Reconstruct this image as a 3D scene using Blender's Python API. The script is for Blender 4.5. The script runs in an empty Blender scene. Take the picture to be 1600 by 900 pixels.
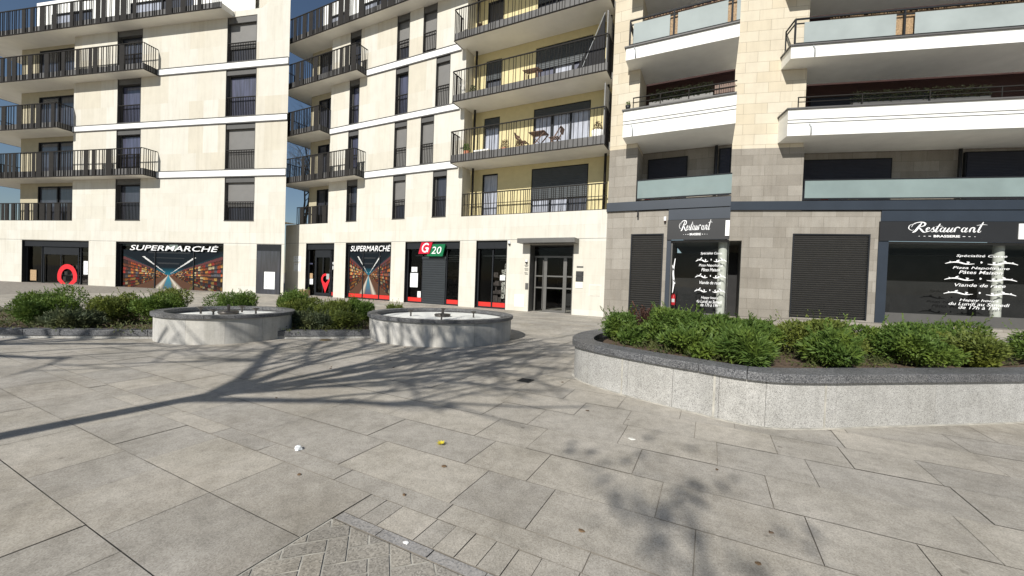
import bpy, math, random
from mathutils import Vector, Matrix
R = math.radians
rnd = random.Random(7)
sc = bpy.context.scene
COL = sc.collection
D = 16.0            # distance from the camera to the main facade plane (metres)

# ------------------------------------------------------------------ helpers
class MB:
    """collects geometry for ONE mesh object"""
    def __init__(s): s.v = []; s.f = []; s.c = []
    def quad(s, a, b, c, d, col=None):
        n = len(s.v); s.v += [tuple(a), tuple(b), tuple(c), tuple(d)]; s.f.append((n, n+1, n+2, n+3)); s.c.append(col)
    def poly(s, pts, col=None):
        n = len(s.v); s.v += [tuple(p) for p in pts]; s.f.append(tuple(range(n, n+len(pts)))); s.c.append(col)
    def box(s, x0, x1, y0, y1, z0, z1, skip=''):
        n = len(s.v)
        s.v += [(x0,y0,z0),(x1,y0,z0),(x1,y1,z0),(x0,y1,z0),(x0,y0,z1),(x1,y0,z1),(x1,y1,z1),(x0,y1,z1)]
        F = {'b':(0,3,2,1),'t':(4,5,6,7),'f':(0,1,5,4),'r':(1,2,6,5),'k':(2,3,7,6),'l':(3,0,4,7)}
        for k, q in F.items():
            if k not in skip: s.f.append(tuple(n+i for i in q)); s.c.append(None)
        return s
    def obox(s, c, ax, ay, az):
        """oriented box: centre and three half-axis vectors"""
        n = len(s.v); c = Vector(c); ax = Vector(ax); ay = Vector(ay); az = Vector(az)
        for sz in (-1, 1):
            for sx, sy in ((-1,-1),(1,-1),(1,1),(-1,1)): s.v.append(tuple(c+ax*sx+ay*sy+az*sz))
        for q in ((0,3,2,1),(4,5,6,7),(0,1,5,4),(1,2,6,5),(2,3,7,6),(3,0,4,7)): s.f.append(tuple(n+i for i in q)); s.c.append(None)
    def tube(s, pts, rads, n=6, cap=True):
        pts = [Vector(p) for p in pts]; base = len(s.v)
        for i, p in enumerate(pts):
            t = (pts[min(i+1, len(pts)-1)] - pts[max(i-1, 0)]).normalized()
            a = t.orthogonal().normalized() if i == 0 else (pa - t*pa.dot(t)).normalized()
            pa = a; b = t.cross(a)
            for k in range(n):
                an = 2*math.pi*k/n; s.v.append(tuple(p + (a*math.cos(an)+b*math.sin(an))*rads[i]))
        for i in range(len(pts)-1):
            for k in range(n):
                k2 = (k+1) % n
                s.f.append((base+i*n+k, base+i*n+k2, base+(i+1)*n+k2, base+(i+1)*n+k)); s.c.append(None)
        if cap:
            s.f.append(tuple(base+k for k in range(n))[::-1]); s.c.append(None)
            e = base+(len(pts)-1)*n; s.f.append(tuple(e+k for k in range(n))); s.c.append(None)
    def lathe(s, prof, n=32, cx=0, cy=0, closed=False):
        base = len(s.v); m = len(prof)
        for r, z in prof:
            for k in range(n):
                a = 2*math.pi*k/n; s.v.append((cx+r*math.cos(a), cy+r*math.sin(a), z))
        for i in range(m if closed else m-1):
            j = (i+1) % m
            for k in range(n):
                k2 = (k+1) % n
                s.f.append((base+i*n+k, base+i*n+k2, base+j*n+k2, base+j*n+k)); s.c.append(None)
    def prism(s, pts, y0, y1):
        """polygon in the X-Z plane extruded from y0 (front) to y1"""
        n = len(s.v); m = len(pts)
        s.v += [(x, y0, z) for x, z in pts] + [(x, y1, z) for x, z in pts]
        s.f.append(tuple(range(n, n+m))); s.c.append(None)
        s.f.append(tuple(range(n+m, n+2*m))[::-1]); s.c.append(None)
        for i in range(m):
            j = (i+1) % m; s.f.append((n+j, n+i, n+m+i, n+m+j)); s.c.append(None)
    def build(s, name, mat, parent=None, smooth=False, bevel=0):
        me = bpy.data.meshes.new(name); me.from_pydata(s.v, [], s.f); me.update()
        if mat: me.materials.append(mat)
        if any(c is not None for c in s.c):
            ca = me.color_attributes.new('Col', 'FLOAT_COLOR', 'CORNER'); i = 0
            for fi, f in enumerate(s.f):
                c = s.c[fi] or (0.5,0.5,0.5)
                for _ in f: ca.data[i].color = (c[0], c[1], c[2], 1); i += 1
        if smooth:
            me.polygons.foreach_set('use_smooth', [True]*len(me.polygons))
        o = bpy.data.objects.new(name, me); COL.objects.link(o)
        if parent: o.parent = parent
        if bevel:
            m = o.modifiers.new('bevel', 'BEVEL'); m.width = bevel; m.segments = 2; m.limit_method = 'ANGLE'
        return o

def tag(o, label=None, cat=None, group=None, kind=None):
    if label: o['label'] = label
    if cat: o['category'] = cat
    if group: o['group'] = group
    if kind: o['kind'] = kind
    return o
def empty(name, loc=(0,0,0), rz=0):
    o = bpy.data.objects.new(name, None); COL.objects.link(o); o.location = loc; o.rotation_euler = (0,0,rz); o.empty_display_size = .2
    return o
def put(o, root, x, y, z):
    """stand a top-level thing at facade coordinates of a building"""
    a = root.rotation_euler.z; k = root.scale.x
    o.location = (root.location.x + k*(x*math.cos(a) - y*math.sin(a)), root.location.y + k*(x*math.sin(a) + y*math.cos(a)), root.location.z + k*z)
    o.rotation_euler = (0,0,a); o.scale = (k,k,k); return o

# ------------------------------------------------------------------ materials
def nodes(name):
    m = bpy.data.materials.new(name); m.use_nodes = True; nt = m.node_tree; nt.nodes.clear()
    out = nt.nodes.new('ShaderNodeOutputMaterial'); return m, nt, out
def N(nt, typ, **kw):
    n = nt.nodes.new(typ)
    for k, v in kw.items():
        if k.startswith('_'): setattr(n, k[1:], v)
        else: n.inputs[k.replace('__', ' ')].default_value = v
    return n
def rgb(c): return (c[0], c[1], c[2], 1)
def mixc(nt, a, b, fac, mode='MIX'):
    n = nt.nodes.new('ShaderNodeMix'); n.data_type = 'RGBA'; n.blend_type = mode
    for sock, val in ((n.inputs[6], a), (n.inputs[7], b), (n.inputs[0], fac)):
        if hasattr(val, 'links'): nt.links.new(val, sock)
        elif isinstance(val, (int, float)): sock.default_value = val
        else: sock.default_value = rgb(val)
    return n.outputs[2]
def ramp(nt, src, p0, p1, c0=(0,0,0), c1=(1,1,1)):
    r = nt.nodes.new('ShaderNodeValToRGB'); e = r.color_ramp.elements
    e[0].position = p0; e[1].position = p1; e[0].color = rgb(c0); e[1].color = rgb(c1)
    nt.links.new(src, r.inputs[0]); return r.outputs[0]
def noise(nt, vec, scale, detail=4, rough=.55):
    n = N(nt, 'ShaderNodeTexNoise', Scale=scale, Detail=detail, Roughness=rough)
    if vec: nt.links.new(vec, n.inputs['Vector'])
    return n.outputs['Fac']
def coords(nt, kind='Object'):
    return nt.nodes.new('ShaderNodeTexCoord').outputs[kind]
def principled(nt, out, col, rough=.7, metallic=0, spec=.5, bump=None, bstr=.3, bdist=.01, rsock=None):
    b = nt.nodes.new('ShaderNodeBsdfPrincipled')
    b.inputs['Roughness'].default_value = rough; b.inputs['Metallic'].default_value = metallic; b.inputs['Specular IOR Level'].default_value = spec
    if hasattr(col, 'links'): nt.links.new(col, b.inputs['Base Color'])
    else: b.inputs['Base Color'].default_value = rgb(col)
    if rsock: nt.links.new(rsock, b.inputs['Roughness'])
    if bump:
        bn = N(nt, 'ShaderNodeBump', Strength=bstr, Distance=bdist); nt.links.new(bump, bn.inputs['Height']); nt.links.new(bn.outputs[0], b.inputs['Normal'])
    nt.links.new(b.outputs[0], out.inputs[0]); return b
def plain(name, col, rough=.6, metallic=0, var=.15, scale=6, spec=.5, bump=0):
    m, nt, out = nodes(name); v = coords(nt); f = noise(nt, v, scale, 5)
    c = mixc(nt, [x*(1-var) for x in col], [min(1, x*(1+var)) for x in col], ramp(nt, f, .3, .7))
    principled(nt, out, c, rough, metallic, spec, f if bump else None, bump or .1); return m
def facadevec(nt, sx=1, sz=1):
    v = coords(nt); sp = nt.nodes.new('ShaderNodeSeparateXYZ'); nt.links.new(v, sp.inputs[0])
    ad = N(nt, 'ShaderNodeMath', _operation='ADD'); nt.links.new(sp.outputs[0], ad.inputs[0]); nt.links.new(sp.outputs[1], ad.inputs[1])
    cb = nt.nodes.new('ShaderNodeCombineXYZ'); nt.links.new(ad.outputs[0], cb.inputs[0]); nt.links.new(sp.outputs[2], cb.inputs[1]); return cb.outputs[0], v
def masonry(name, c1, c2, cm, bw, bh, mortar=.004, offset=.5, rough=.8, nvar=.12, stain=.0, offz=0.0, bstr=.25, fine=60, xs=1):
    m, nt, out = nodes(name); vec, v = facadevec(nt)
    mp = N(nt, 'ShaderNodeMapping'); mp.inputs['Location'].default_value = (0.17, offz, 0); mp.inputs['Scale'].default_value = (1/xs, 1, 1); nt.links.new(vec, mp.inputs['Vector'])
    b = nt.nodes.new('ShaderNodeTexBrick'); b.offset = offset; b.squash = 1
    for k, x in (('Scale', 1), ('Mortar Size', mortar), ('Mortar Smooth', .15), ('Bias', 0), ('Brick Width', bw), ('Row Height', bh)): b.inputs[k].default_value = x
    b.inputs['Color1'].default_value = rgb(c1); b.inputs['Color2'].default_value = rgb(c2); b.inputs['Mortar'].default_value = rgb(cm)
    nt.links.new(mp.outputs[0], b.inputs['Vector'])
    f1 = noise(nt, v, 1.7, 6, .6); f2 = noise(nt, v, fine, 3, .6)
    c = mixc(nt, b.outputs['Color'], [1-nvar]*3, ramp(nt, f1, .35, .7), 'MULTIPLY')
    c = mixc(nt, c, [1-nvar*.8]*3, ramp(nt, f2, .4, .65), 'MULTIPLY')
    if stain:      # rain streaks: noise drawn out vertically
        mp2 = N(nt, 'ShaderNodeMapping'); mp2.inputs['Scale'].default_value = (3.2, .28, 1); nt.links.new(vec, mp2.inputs['Vector'])
        f3 = noise(nt, mp2.outputs[0], 1.6, 6, .65)
        c = mixc(nt, c, (1-stain, 1-stain*1.1, 1-stain*1.25), ramp(nt, f3, .48, .75), 'MULTIPLY')
    hb = N(nt, 'ShaderNodeMath', _operation='SUBTRACT'); nt.links.new(f2, hb.inputs[0]); nt.links.new(b.outputs['Fac'], hb.inputs[1])
    principled(nt, out, c, rough, 0, .25, hb.outputs[0], bstr, .004); return m

M = {}
M['limestone'] = masonry('limestone_panels', (.635,.605,.52), (.68,.66,.59), (.54,.505,.425), 1.15, .705, .003, .37, .85, .07, .12, .45)
M['limestone_upper'] = masonry('limestone_upper', (.61,.565,.465), (.685,.665,.595), (.62,.585,.495), .98, 2.82, .0015, .45, .85, .07, .10, .4)
M['limestone_blocks'] = masonry('limestone_blocks', (.63,.555,.42), (.69,.63,.51), (.36,.305,.225), .86, .41, .006, .5, .85, .09, .08, .1)
M['grey_stone'] = masonry('grey_stone_blocks', (.285,.26,.222), (.365,.338,.295), (.19,.17,.14), .86, .41, .005, .5, .8, .16, .15, .1, .4, 30)
M['white_band'] = plain('white_concrete', (.88,.88,.86), .7, 0, .04, 3)
M['white_render'] = plain('white_render', (.86,.86,.82), .75, 0, .05, 2)
M['soffit'] = plain('soffit_render', (.76,.735,.67), .85, 0, .05, 1.5)
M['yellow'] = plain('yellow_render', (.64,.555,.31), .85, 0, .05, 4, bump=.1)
M['shaded_corner_render'] = plain('shaded_corner_render', (.43,.385,.27), .85, 0, .06, 3)  # darker copy of the yellow render, the corner loggia's shade put into its colour
M['screen'] = plain('grey_screen', (.20,.20,.195), .6, 0, .08, 3)
M['bronze'] = plain('bronze_metal', (.026,.024,.022), .75, 0, .12, 5, .15)
M['anthracite'] = plain('anthracite_metal', (.018,.020,.023), .65, 0, .12, 5, .2)
M['lining'] = plain('grey_lining', (.105,.102,.096), .5, .2, .06, 4)
M['slab_edge'] = plain('slab_edge', (.10,.097,.094), .6, 0, .1, 4)
M['white_frame'] = plain('white_frame', (.8,.8,.8), .4, 0, .03, 5)
M['navy'] = plain('navy_cladding', (.026,.035,.049), .45, .1, .10, 1.3)
M['sign_black'] = plain('sign_black', (.014,.0145,.016), .5, 0, .1, 2)
M['entrance'] = plain('entrance_metal', (.155,.15,.14), .42, .4, .08, 4)
M['red'] = plain('red_film', (.62,.03,.022), .4, 0, .05, 8)
M['pinred'] = plain('red_sticker', (.72,.02,.03), .4, 0, .04, 8)
M['white_paint'] = plain('white_lettering', (.86,.86,.86), .5, 0, .02, 8)
M['g_red'] = plain('sign_red', (.55,.012,.035), .35, 0, .04, 4)
M['g_green'] = plain('sign_green', (.005,.15,.055), .35, 0, .04, 4)
M['paper'] = plain('paper', (.78,.80,.80), .7, 0, .06, 20)
M['print'] = plain('print_grey', (.2,.2,.2), .7, 0, .1, 20)
M['cardboard'] = plain('cardboard', (.48,.33,.19), .8, 0, .1, 10)
M['wood'] = plain('teak_wood', (.13,.066,.038), .55, 0, .25, 14)
M['bamboo'] = plain('bamboo', (.40,.27,.15), .7, 0, .35, 18)
M['terracotta'] = plain('terracotta', (.40,.16,.09), .75, 0, .12, 8)
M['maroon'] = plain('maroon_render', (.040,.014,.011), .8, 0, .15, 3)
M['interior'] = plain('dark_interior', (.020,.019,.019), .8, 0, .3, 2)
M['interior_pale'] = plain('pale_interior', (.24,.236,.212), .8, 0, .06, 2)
M['shelf'] = plain('shop_shelf', (.055,.042,.038), .7, 0, .7, 9)
M['duct'] = plain('ceiling_duct', (.42,.44,.45), .5, .2, .2, 3)
M['column'] = plain('column_paint', (.74,.73,.66), .6, 0, .04, 2)
M['soil'] = plain('bark_soil', (.105,.07,.045), .95, 0, .45, 25, bump=.8)
M['bark'] = plain('tree_bark', (.13,.11,.09), .9, 0, .3, 12, bump=.5)
M['basin'] = plain('basin_lining', (.84,.84,.79), .6, 0, .08, 3)
M['bronze_nozzle'] = plain('nozzle_bronze', (.10,.09,.08), .4, .6, .2, 10)
M['cloth_dark'] = plain('black_canvas', (.012,.012,.014), .85, 0, .2, 8)
M['dead_leaf'] = plain('dead_leaf', (.15,.095,.05), .8, 0, .3, 30)
def glass(name, tint, rough=.03, trans=.6):
    m, nt, out = nodes(name)
    t = N(nt, 'ShaderNodeBsdfTransparent', Color=rgb([x*trans for x in tint])); g = N(nt, 'ShaderNodeBsdfGlossy', Roughness=rough)
    fr = N(nt, 'ShaderNodeFresnel', IOR=1.3)
    v = coords(nt); nz = noise(nt, v, .7, 2); bp = N(nt, 'ShaderNodeBump', Strength=.06, Distance=.05); nt.links.new(nz, bp.inputs['Height'])
    nt.links.new(bp.outputs[0], g.inputs['Normal']); 
    mx = nt.nodes.new('ShaderNodeMixShader'); nt.links.new(fr.outputs[0], mx.inputs[0]); nt.links.new(t.outputs[0], mx.inputs[1]); nt.links.new(g.outputs[0], mx.inputs[2])
    nt.links.new(mx.outputs[0], out.inputs[0]); return m
M['glass'] = glass('shop_glass', (.92,.95,.95), trans=.85)
def pane(name, col, var, rough=.06, scale=1.2):
    m, nt, out = nodes(name); v = coords(nt)
    mp = N(nt, 'ShaderNodeMapping'); mp.inputs['Scale'].default_value = (6, 6, .5); nt.links.new(v, mp.inputs['Vector'])
    f = noise(nt, mp.outputs[0], scale, 4)
    c = mixc(nt, [x*(1-var) for x in col], [min(1, x*(1+var)) for x in col], ramp(nt, f, .35, .65))
    b = principled(nt, out, c, .5, 0, .6); b.inputs['Coat Weight'].default_value = 1; b.inputs['Coat Roughness'].default_value = rough; return m
M['pane_dark'] = pane('window_glass', (.020,.022,.032), .5)
M['pane_blue'] = pane('window_glass_sky', (.045,.048,.085), .5)
M['curtain'] = pane('curtained_glass', (.34,.36,.42), .28, .08, 2.5)
def frosted(name, col, trans):
    m, nt, out = nodes(name); v = coords(nt); f = noise(nt, v, .9, 3)
    c = mixc(nt, [x*.88 for x in col], [min(1, x*1.08) for x in col], ramp(nt, f, .3, .7))
    b = nt.nodes.new('ShaderNodeBsdfPrincipled'); nt.links.new(c, b.inputs['Base Color']); b.inputs['Roughness'].default_value = .7; b.inputs['Specular IOR Level'].default_value = .2
    t = N(nt, 'ShaderNodeBsdfTransparent'); mx = N(nt, 'ShaderNodeMixShader', Fac=trans)
    nt.links.new(b.outputs[0], mx.inputs[1]); nt.links.new(t.outputs[0], mx.inputs[2]); nt.links.new(mx.outputs[0], out.inputs[0]); return m
M['frosted'] = frosted('frosted_glass', (.36,.405,.40), .05)
M['frosted_green'] = frosted('frosted_green_glass', (.26,.33,.325), .20)
def slats(name, col, pitch, var=.1, depth=.6, rough=.5):
    m, nt, out = nodes(name); v = coords(nt)
    sp = nt.nodes.new('ShaderNodeSeparateXYZ'); nt.links.new(v, sp.inputs[0])
    a = N(nt, 'ShaderNodeMath', _operation='MULTIPLY'); a.inputs[1].default_value = 1/pitch; nt.links.new(sp.outputs[2], a.inputs[0])
    fr = N(nt, 'ShaderNodeMath', _operation='FRACT'); nt.links.new(a.outputs[0], fr.inputs[0])
    pp = N(nt, 'ShaderNodeMath', _operation='PINGPONG'); pp.inputs[1].default_value = .5; nt.links.new(fr.outputs[0], pp.inputs[0])
    h = ramp(nt, pp.outputs[0], 0, .22)
    f = noise(nt, v, 3, 4)
    c = mixc(nt, [x*(1-var) for x in col], [x*(1+var) for x in col], ramp(nt, f, .3, .7))
    principled(nt, out, c, rough, .1, .4, h, depth, .012); return m
M['shutter'] = slats('roller_shutter', (.19,.185,.175), .05, .05, .35)
M['shutter_dark'] = slats('dark_roller_shutter', (.055,.062,.066), .085, .08, .7)
M['shutter_navy'] = slats('navy_roller_shutter', (.020,.022,.035), .06, .1, .8)
M['garage'] = slats('shop_roller_shutter', (.028,.033,.037), .115, .08, .9)
def granite(name, base, dark, light, scale, rough=.7, stain=.15, island=0, bstr=.15, joints=0):
    m, nt, out = nodes(name); v = coords(nt)
    vo = N(nt, 'ShaderNodeTexVoronoi', Scale=scale); nt.links.new(v, vo.inputs['Vector'])
    sp = nt.nodes.new('ShaderNodeSeparateColor'); nt.links.new(vo.outputs['Color'], sp.inputs[0])
    c = mixc(nt, base, dark, ramp(nt, sp.outputs[0], .62, .75)); c = mixc(nt, c, light, ramp(nt, sp.outputs[1], .7, .8))
    f = noise(nt, v, 1.3, 6, .62); f2 = noise(nt, v, 9, 5, .6)
    c = mixc(nt, c, [1-stain, 1-stain*1.02, 1-stain*1.1], ramp(nt, f, .40, .68), 'MULTIPLY')
    c = mixc(nt, c, [1-stain*.8]*3, ramp(nt, f2, .42, .7), 'MULTIPLY')
    if island:
        g = nt.nodes.new('ShaderNodeNewGeometry')
        k = ramp(nt, g.outputs['Random Per Island'], 0, 1, (1-island, 1-island, 1-island*.95), (1, .985, .96))
        c = mixc(nt, c, k, 1.0, 'MULTIPLY')
    if island > .1 and not joints:      # gum and oil spots
        v2 = N(nt, 'ShaderNodeTexVoronoi', Scale=2.3); nt.links.new(v, v2.inputs['Vector'])
        c = mixc(nt, c, (.62,.61,.60), ramp(nt, v2.outputs['Distance'], .03, .055, (1,1,1), (0,0,0)), 'MULTIPLY')
        f4 = noise(nt, v, .55, 5, .7); c = mixc(nt, c, (.80,.78,.75), ramp(nt, f4, .5, .72), 'MULTIPLY')
    if joints:      # pale vertical joints and run-down streaks round a curved wall
        mp = N(nt, 'ShaderNodeMapping'); mp.inputs['Scale'].default_value = (1.7, 1.7, .12); nt.links.new(v, mp.inputs['Vector'])
        f3 = noise(nt, mp.outputs[0], 2.2, 6, .6); c = mixc(nt, c, (1-joints, 1-joints, 1-joints*1.05), ramp(nt, f3, .45, .7), 'MULTIPLY')
    principled(nt, out, c, rough, 0, .3, sp.outputs[2], bstr, .002); return m
M['paving'] = granite('granite_paving', (.505,.470,.412), (.415,.384,.335), (.58,.545,.48), 170, .72, .26, .17)
M['paving_small'] = granite('granite_setts', (.42,.392,.342), (.30,.28,.247), (.52,.488,.43), 130, .72, .16, .22)
M['paving_strip'] = granite('dark_granite_strip', (.42,.405,.385), (.31,.305,.30), (.49,.475,.455), 110, .72, .14, .3)
M['coping'] = granite('dark_granite_coping', (.145,.148,.155), (.06,.062,.068), (.26,.262,.27), 130, .55, .2, .12)
M['planter_wall'] = granite('speckled_granite', (.46,.452,.43), (.27,.265,.255), (.58,.572,.55), 190, .7, .16, .05, .12, .14)
M['basin_wall'] = granite('pale_stone_cladding', (.58,.565,.53), (.555,.54,.505), (.60,.585,.55), 60, .75, .14, .12, .1, .28)
M['joint_sand'] = plain('joint_sand', (.26,.235,.20), .95, 0, .35, 7)
M['mortar'] = plain('pale_mortar', (.42,.40,.35), .95, 0, .35, 9)
def foliage(name, c0, c1, rough=.6):
    m, nt, out = nodes(name); g = nt.nodes.new('ShaderNodeNewGeometry'); v = coords(nt)
    f = noise(nt, v, 3.5, 3); c = mixc(nt, c0, c1, g.outputs['Random Per Island'])
    c = mixc(nt, c, (c1[0]*1.25, c1[1]*1.12, c1[2]*.8), ramp(nt, f, .45, .75))
    b = principled(nt, out, c, rough, 0, .3)
    t = nt.nodes.new('ShaderNodeBsdfTranslucent'); nt.links.new(c, t.inputs[0])
    mx = N(nt, 'ShaderNodeMixShader', Fac=.3); nt.links.new(b.outputs[0], mx.inputs[1]); nt.links.new(t.outputs[0], mx.inputs[2]); nt.links.new(mx.outputs[0], out.inputs[0]); return m
M['leaf'] = foliage('evergreen_leaves', (.062,.118,.022), (.140,.215,.046))
M['leaf_olive'] = foliage('olive_leaves', (.088,.122,.026), (.175,.215,.048))
M['leaf_dark'] = foliage('dark_ivy', (.018,.026,.012), (.045,.055,.024))
M['leaf_blue'] = foliage('grey_green_leaves', (.06,.085,.045), (.14,.165,.085))
M['leaf_red'] = foliage('purple_leaves', (.055,.030,.025), (.12,.06,.045))
M['leaf_dry'] = foliage('dry_stems', (.13,.095,.055), (.24,.18,.10))
M['leaf_cover'] = foliage('ground_cover', (.045,.065,.02), (.12,.135,.05))
def colmat(name, rough=.75):
    m, nt, out = nodes(name); a = nt.nodes.new('ShaderNodeAttribute'); a.attribute_name = 'Col'
    b = principled(nt, out, a.outputs['Color'], rough, 0, .12); return m
M['poster'] = colmat('printed_film')
def lampmat(name, col, s):
    m, nt, out = nodes(name); e = N(nt, 'ShaderNodeEmission', Color=rgb(col), Strength=s); nt.links.new(e.outputs[0], out.inputs[0]); return m
M['lamp'] = lampmat('shop_lamp', (.9,.95,1), 1.2)

# ------------------------------------------------------------------ lettering
def text_obj(name, body, mat, w, h, shear=0, bold=0, thick=.006, spacing=1.0):
    """text as a mesh facing -Y, its box w x h with its lower left corner at the origin"""
    cu = bpy.data.curves.new(name, 'FONT'); cu.body = body; cu.extrude = .02; cu.offset = bold; cu.shear = shear; cu.resolution_u = 3; cu.space_character = spacing
    to = bpy.data.objects.new(name, cu); COL.objects.link(to)
    dg = bpy.context.evaluated_depsgraph_get(); me = bpy.data.meshes.new_from_object(to.evaluated_get(dg))
    bpy.data.objects.remove(to); me.name = name
    xs = [v.co.x for v in me.vertices]; ys = [v.co.y for v in me.vertices]
    sx = w/(max(xs)-min(xs)); sy = h/(max(ys)-min(ys)); x0 = min(xs); y0 = min(ys)
    for v in me.vertices:
        x, y, z = v.co; v.co = ((x-x0)*sx, -thick if z > 0 else 0, (y-y0)*sy)
    me.materials.clear(); me.materials.append(mat)
    o = bpy.data.objects.new(name, me); COL.objects.link(o); return o
def join_into(mb, o, dx=0, dz=0, dy=0):
    n = len(mb.v); me = o.data
    mb.v += [(v.co.x+dx, v.co.y+dy, v.co.z+dz) for v in me.vertices]
    for p in me.polygons: mb.f.append(tuple(n+i for i in p.vertices)); mb.c.append(None)
    bpy.data.objects.remove(o)
def stroke(mb, pts, w, y=0, th=.006):
    """calligraphic stroke in the X-Z plane: pts (x,z,width factor), Catmull-Rom smoothed"""
    P = [Vector((a[0], a[1], a[2] if len(a) > 2 else 1)) for a in pts]; S = []
    for i in range(len(P)-1):
        p0 = P[max(i-1,0)]; p1 = P[i]; p2 = P[i+1]; p3 = P[min(i+2,len(P)-1)]
        for k in range(6):
            t = k/6; S.append(.5*((2*p1)+(p2-p0)*t+(2*p0-5*p1+4*p2-p3)*t*t+(3*p1-p0-3*p2+p3)*t**3))
    S.append(P[-1]); L = []; Rr = []
    for i, s in enumerate(S):
        d = (S[min(i+1,len(S)-1)]-S[max(i-1,0)]); n = Vector((-d.y, d.x)).normalized() if d.length else Vector((0,1)); hw = w*max(.12, s.z)/2
        L.append((s.x+n.x*hw, s.y+n.y*hw)); Rr.append((s.x-n.x*hw, s.y-n.y*hw))
    for i in range(len(S)-1):
        mb.quad((Rr[i][0],y,Rr[i][1]), (Rr[i+1][0],y,Rr[i+1][1]), (L[i+1][0],y,L[i+1][1]), (L[i][0],y,L[i][1]))

# ------------------------------------------------------------------ facade pieces
def wall_openings(mb, x0, x1, z0, z1, ops, y=0.0, depth=.28, sill=True):
    xs = sorted({x0, x1, *[v for o in ops for v in (o[0], o[1]) if x0 < v < x1]})
    zs = sorted({z0, z1, *[v for o in ops for v in (o[2], o[3]) if z0 < v < z1]})
    for i in range(len(xs)-1):
        for j in range(len(zs)-1):
            cx = (xs[i]+xs[i+1])/2; cz = (zs[j]+zs[j+1])/2
            if any(o[0] < cx < o[1] and o[2] < cz < o[3] for o in ops): continue
            mb.quad((xs[i],y,zs[j]), (xs[i+1],y,zs[j]), (xs[i+1],y,zs[j+1]), (xs[i],y,zs[j+1]))
    for a, b, c, d in ops:
        a = max(a, x0); b = min(b, x1); c = max(c, z0); d = min(d, z1)
        mb.quad((a,y,c), (a,y+depth,c), (a,y+depth,d), (a,y,d)); mb.quad((b,y+depth,c), (b,y,c), (b,y,d), (b,y+depth,d))
        mb.quad((a,y,d), (a,y+depth,d), (b,y+depth,d), (b,y,d)); mb.quad((a,y+depth,c), (a,y,c), (b,y,c), (b,y+depth,c))

def bars(mb, x0, x1, y, z0, z1, pitch, r, w=.014, dep=.04, plates=None, top=.05, jitter=True):
    """railing: top and bottom rails, flat upright bars at irregular pitch, optional wide plates"""
    mb.box(x0, x1, y-.025, y+.025, z1-.04, z1); mb.box(x0, x1, y-.02, y+.02, z0, z0+.03)
    x = x0+.02
    while x < x1-.02:
        if plates and r.random() < plates:
            pw = min(r.choice((.26,.34,.42)), x1-.02-x)
            mb.box(x, x+pw, y-.006, y+.006, z0+.031, z1-.041); x += pw+.06; continue
        mb.box(x-w/2, x+w/2, y-dep/2, y+dep/2, z0+.031, z1-.041)
        x += pitch*(r.choice((.62,.62,1,1.15)) if jitter else 1)
def bars_side(mb, x, y0, y1, z0, z1, pitch, w=.014, dep=.04):
    mb.box(x-.02, x+.02, y0+.026, y1, z1-.039, z1-.001); mb.box(x-.018, x+.018, y0+.021, y1, z0+.001, z0+.031)
    y = y0+.06
    while y < y1-.02:
        mb.box(x-dep/2, x+dep/2, y-w/2, y+w/2, z0+.032, z1-.042); y += pitch

def tall_window(b, x0, x1, z0, z1, kind, r):
    """full-height window between two floor bands: lined reveal, shutter box, pane or shutter, guard railing"""
    m = MB(); t = .02
    m.box(x0+.003, x0+t, -.012, .26, z0+.03, z1-.005); m.box(x1-t, x1-.003, -.012, .26, z0+.03, z1-.005)
    m.box(x0+t, x1-t, .03, .26, z1-.32, z1-.006)                       # shutter box
    m.box(x0+t, x1-t, .20, .26, z0+.004, z0+.06); m.box(x0+t, x0+t+.055, .20, .26, z0+.061, z1-.321); m.box(x1-t-.055, x1-t, .20, .26, z0+.061, z1-.321)
    m.box(x0-.01, x1+.01, -.03, .195, z0+.003, z0+.028)
    w = m.build('window', M['lining'], b)
    zt = z1-.322
    p = MB(); p.quad((x0+t,.235,z0+.061), (x1-t,.235,z0+.061), (x1-t,.235,zt), (x0+t,.235,zt))
    p.build('pane', M['pane_blue'] if kind in ('open_blue',) else M['pane_dark'], w)
    if kind.startswith('open'):
        f = MB(); f.box(x0+t+.056, x0+t+.11, .212, .234, z0+.062, zt); f.box(x0+t+.111, x1-t-.056, .212, .234, zt-.06, zt)
        f.build('sash', M['anthracite'], w)
    else:
        fr = {'shut': .02, 'gap': .22, 'half': .75}[kind]
        s = MB(); s.box(x0+t+.002, x1-t-.002, .165, .192, z0+.03+fr, zt); s.build('shutter', M['shutter'], w)
    g = MB(); bars(g, x0+t, x1-t, .055, z0+.04, z0+1.05, .105, r, .013, .03, jitter=False)
    if kind == 'half' or kind == 'shut': g.box(x0+t, x1-t, .045, .065, z0+.9, z0+.92)
    g.build('railing', M['bronze'], w)
    return w

def shop_box(b, x0, x1, z0, z1, r, depth=5.0, lit=True):
    """the room behind a shop window: walls, ceiling ducts, racks of goods"""
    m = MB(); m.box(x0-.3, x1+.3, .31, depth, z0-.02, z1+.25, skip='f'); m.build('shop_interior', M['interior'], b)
    d = MB()
    for k in range(4):
        y = 1.0+k*.9; d.box(x0-.2, x1+.2, y, y+.12, z1-.30-.05*k, z1-.25-.05*k)
    d.build('ceiling_duct', M['duct'], b)
    s = MB()
    for k in range(3):
        y = 1.6+k*1.1
        for j in range(4):
            z = z0+.25+j*.42; x = x0+.1
            while x < x1-.2:
                w = r.uniform(.08,.3)
                if r.random() < .7: s.box(x, x+w*.9, y, y+.25, z, z+r.uniform(.1,.34))
                x += w
            s.box(x0, x1, y-.01, y+.3, z-.03, z-.005)
    s.build('shop_shelf', M['shelf'], b)

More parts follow.
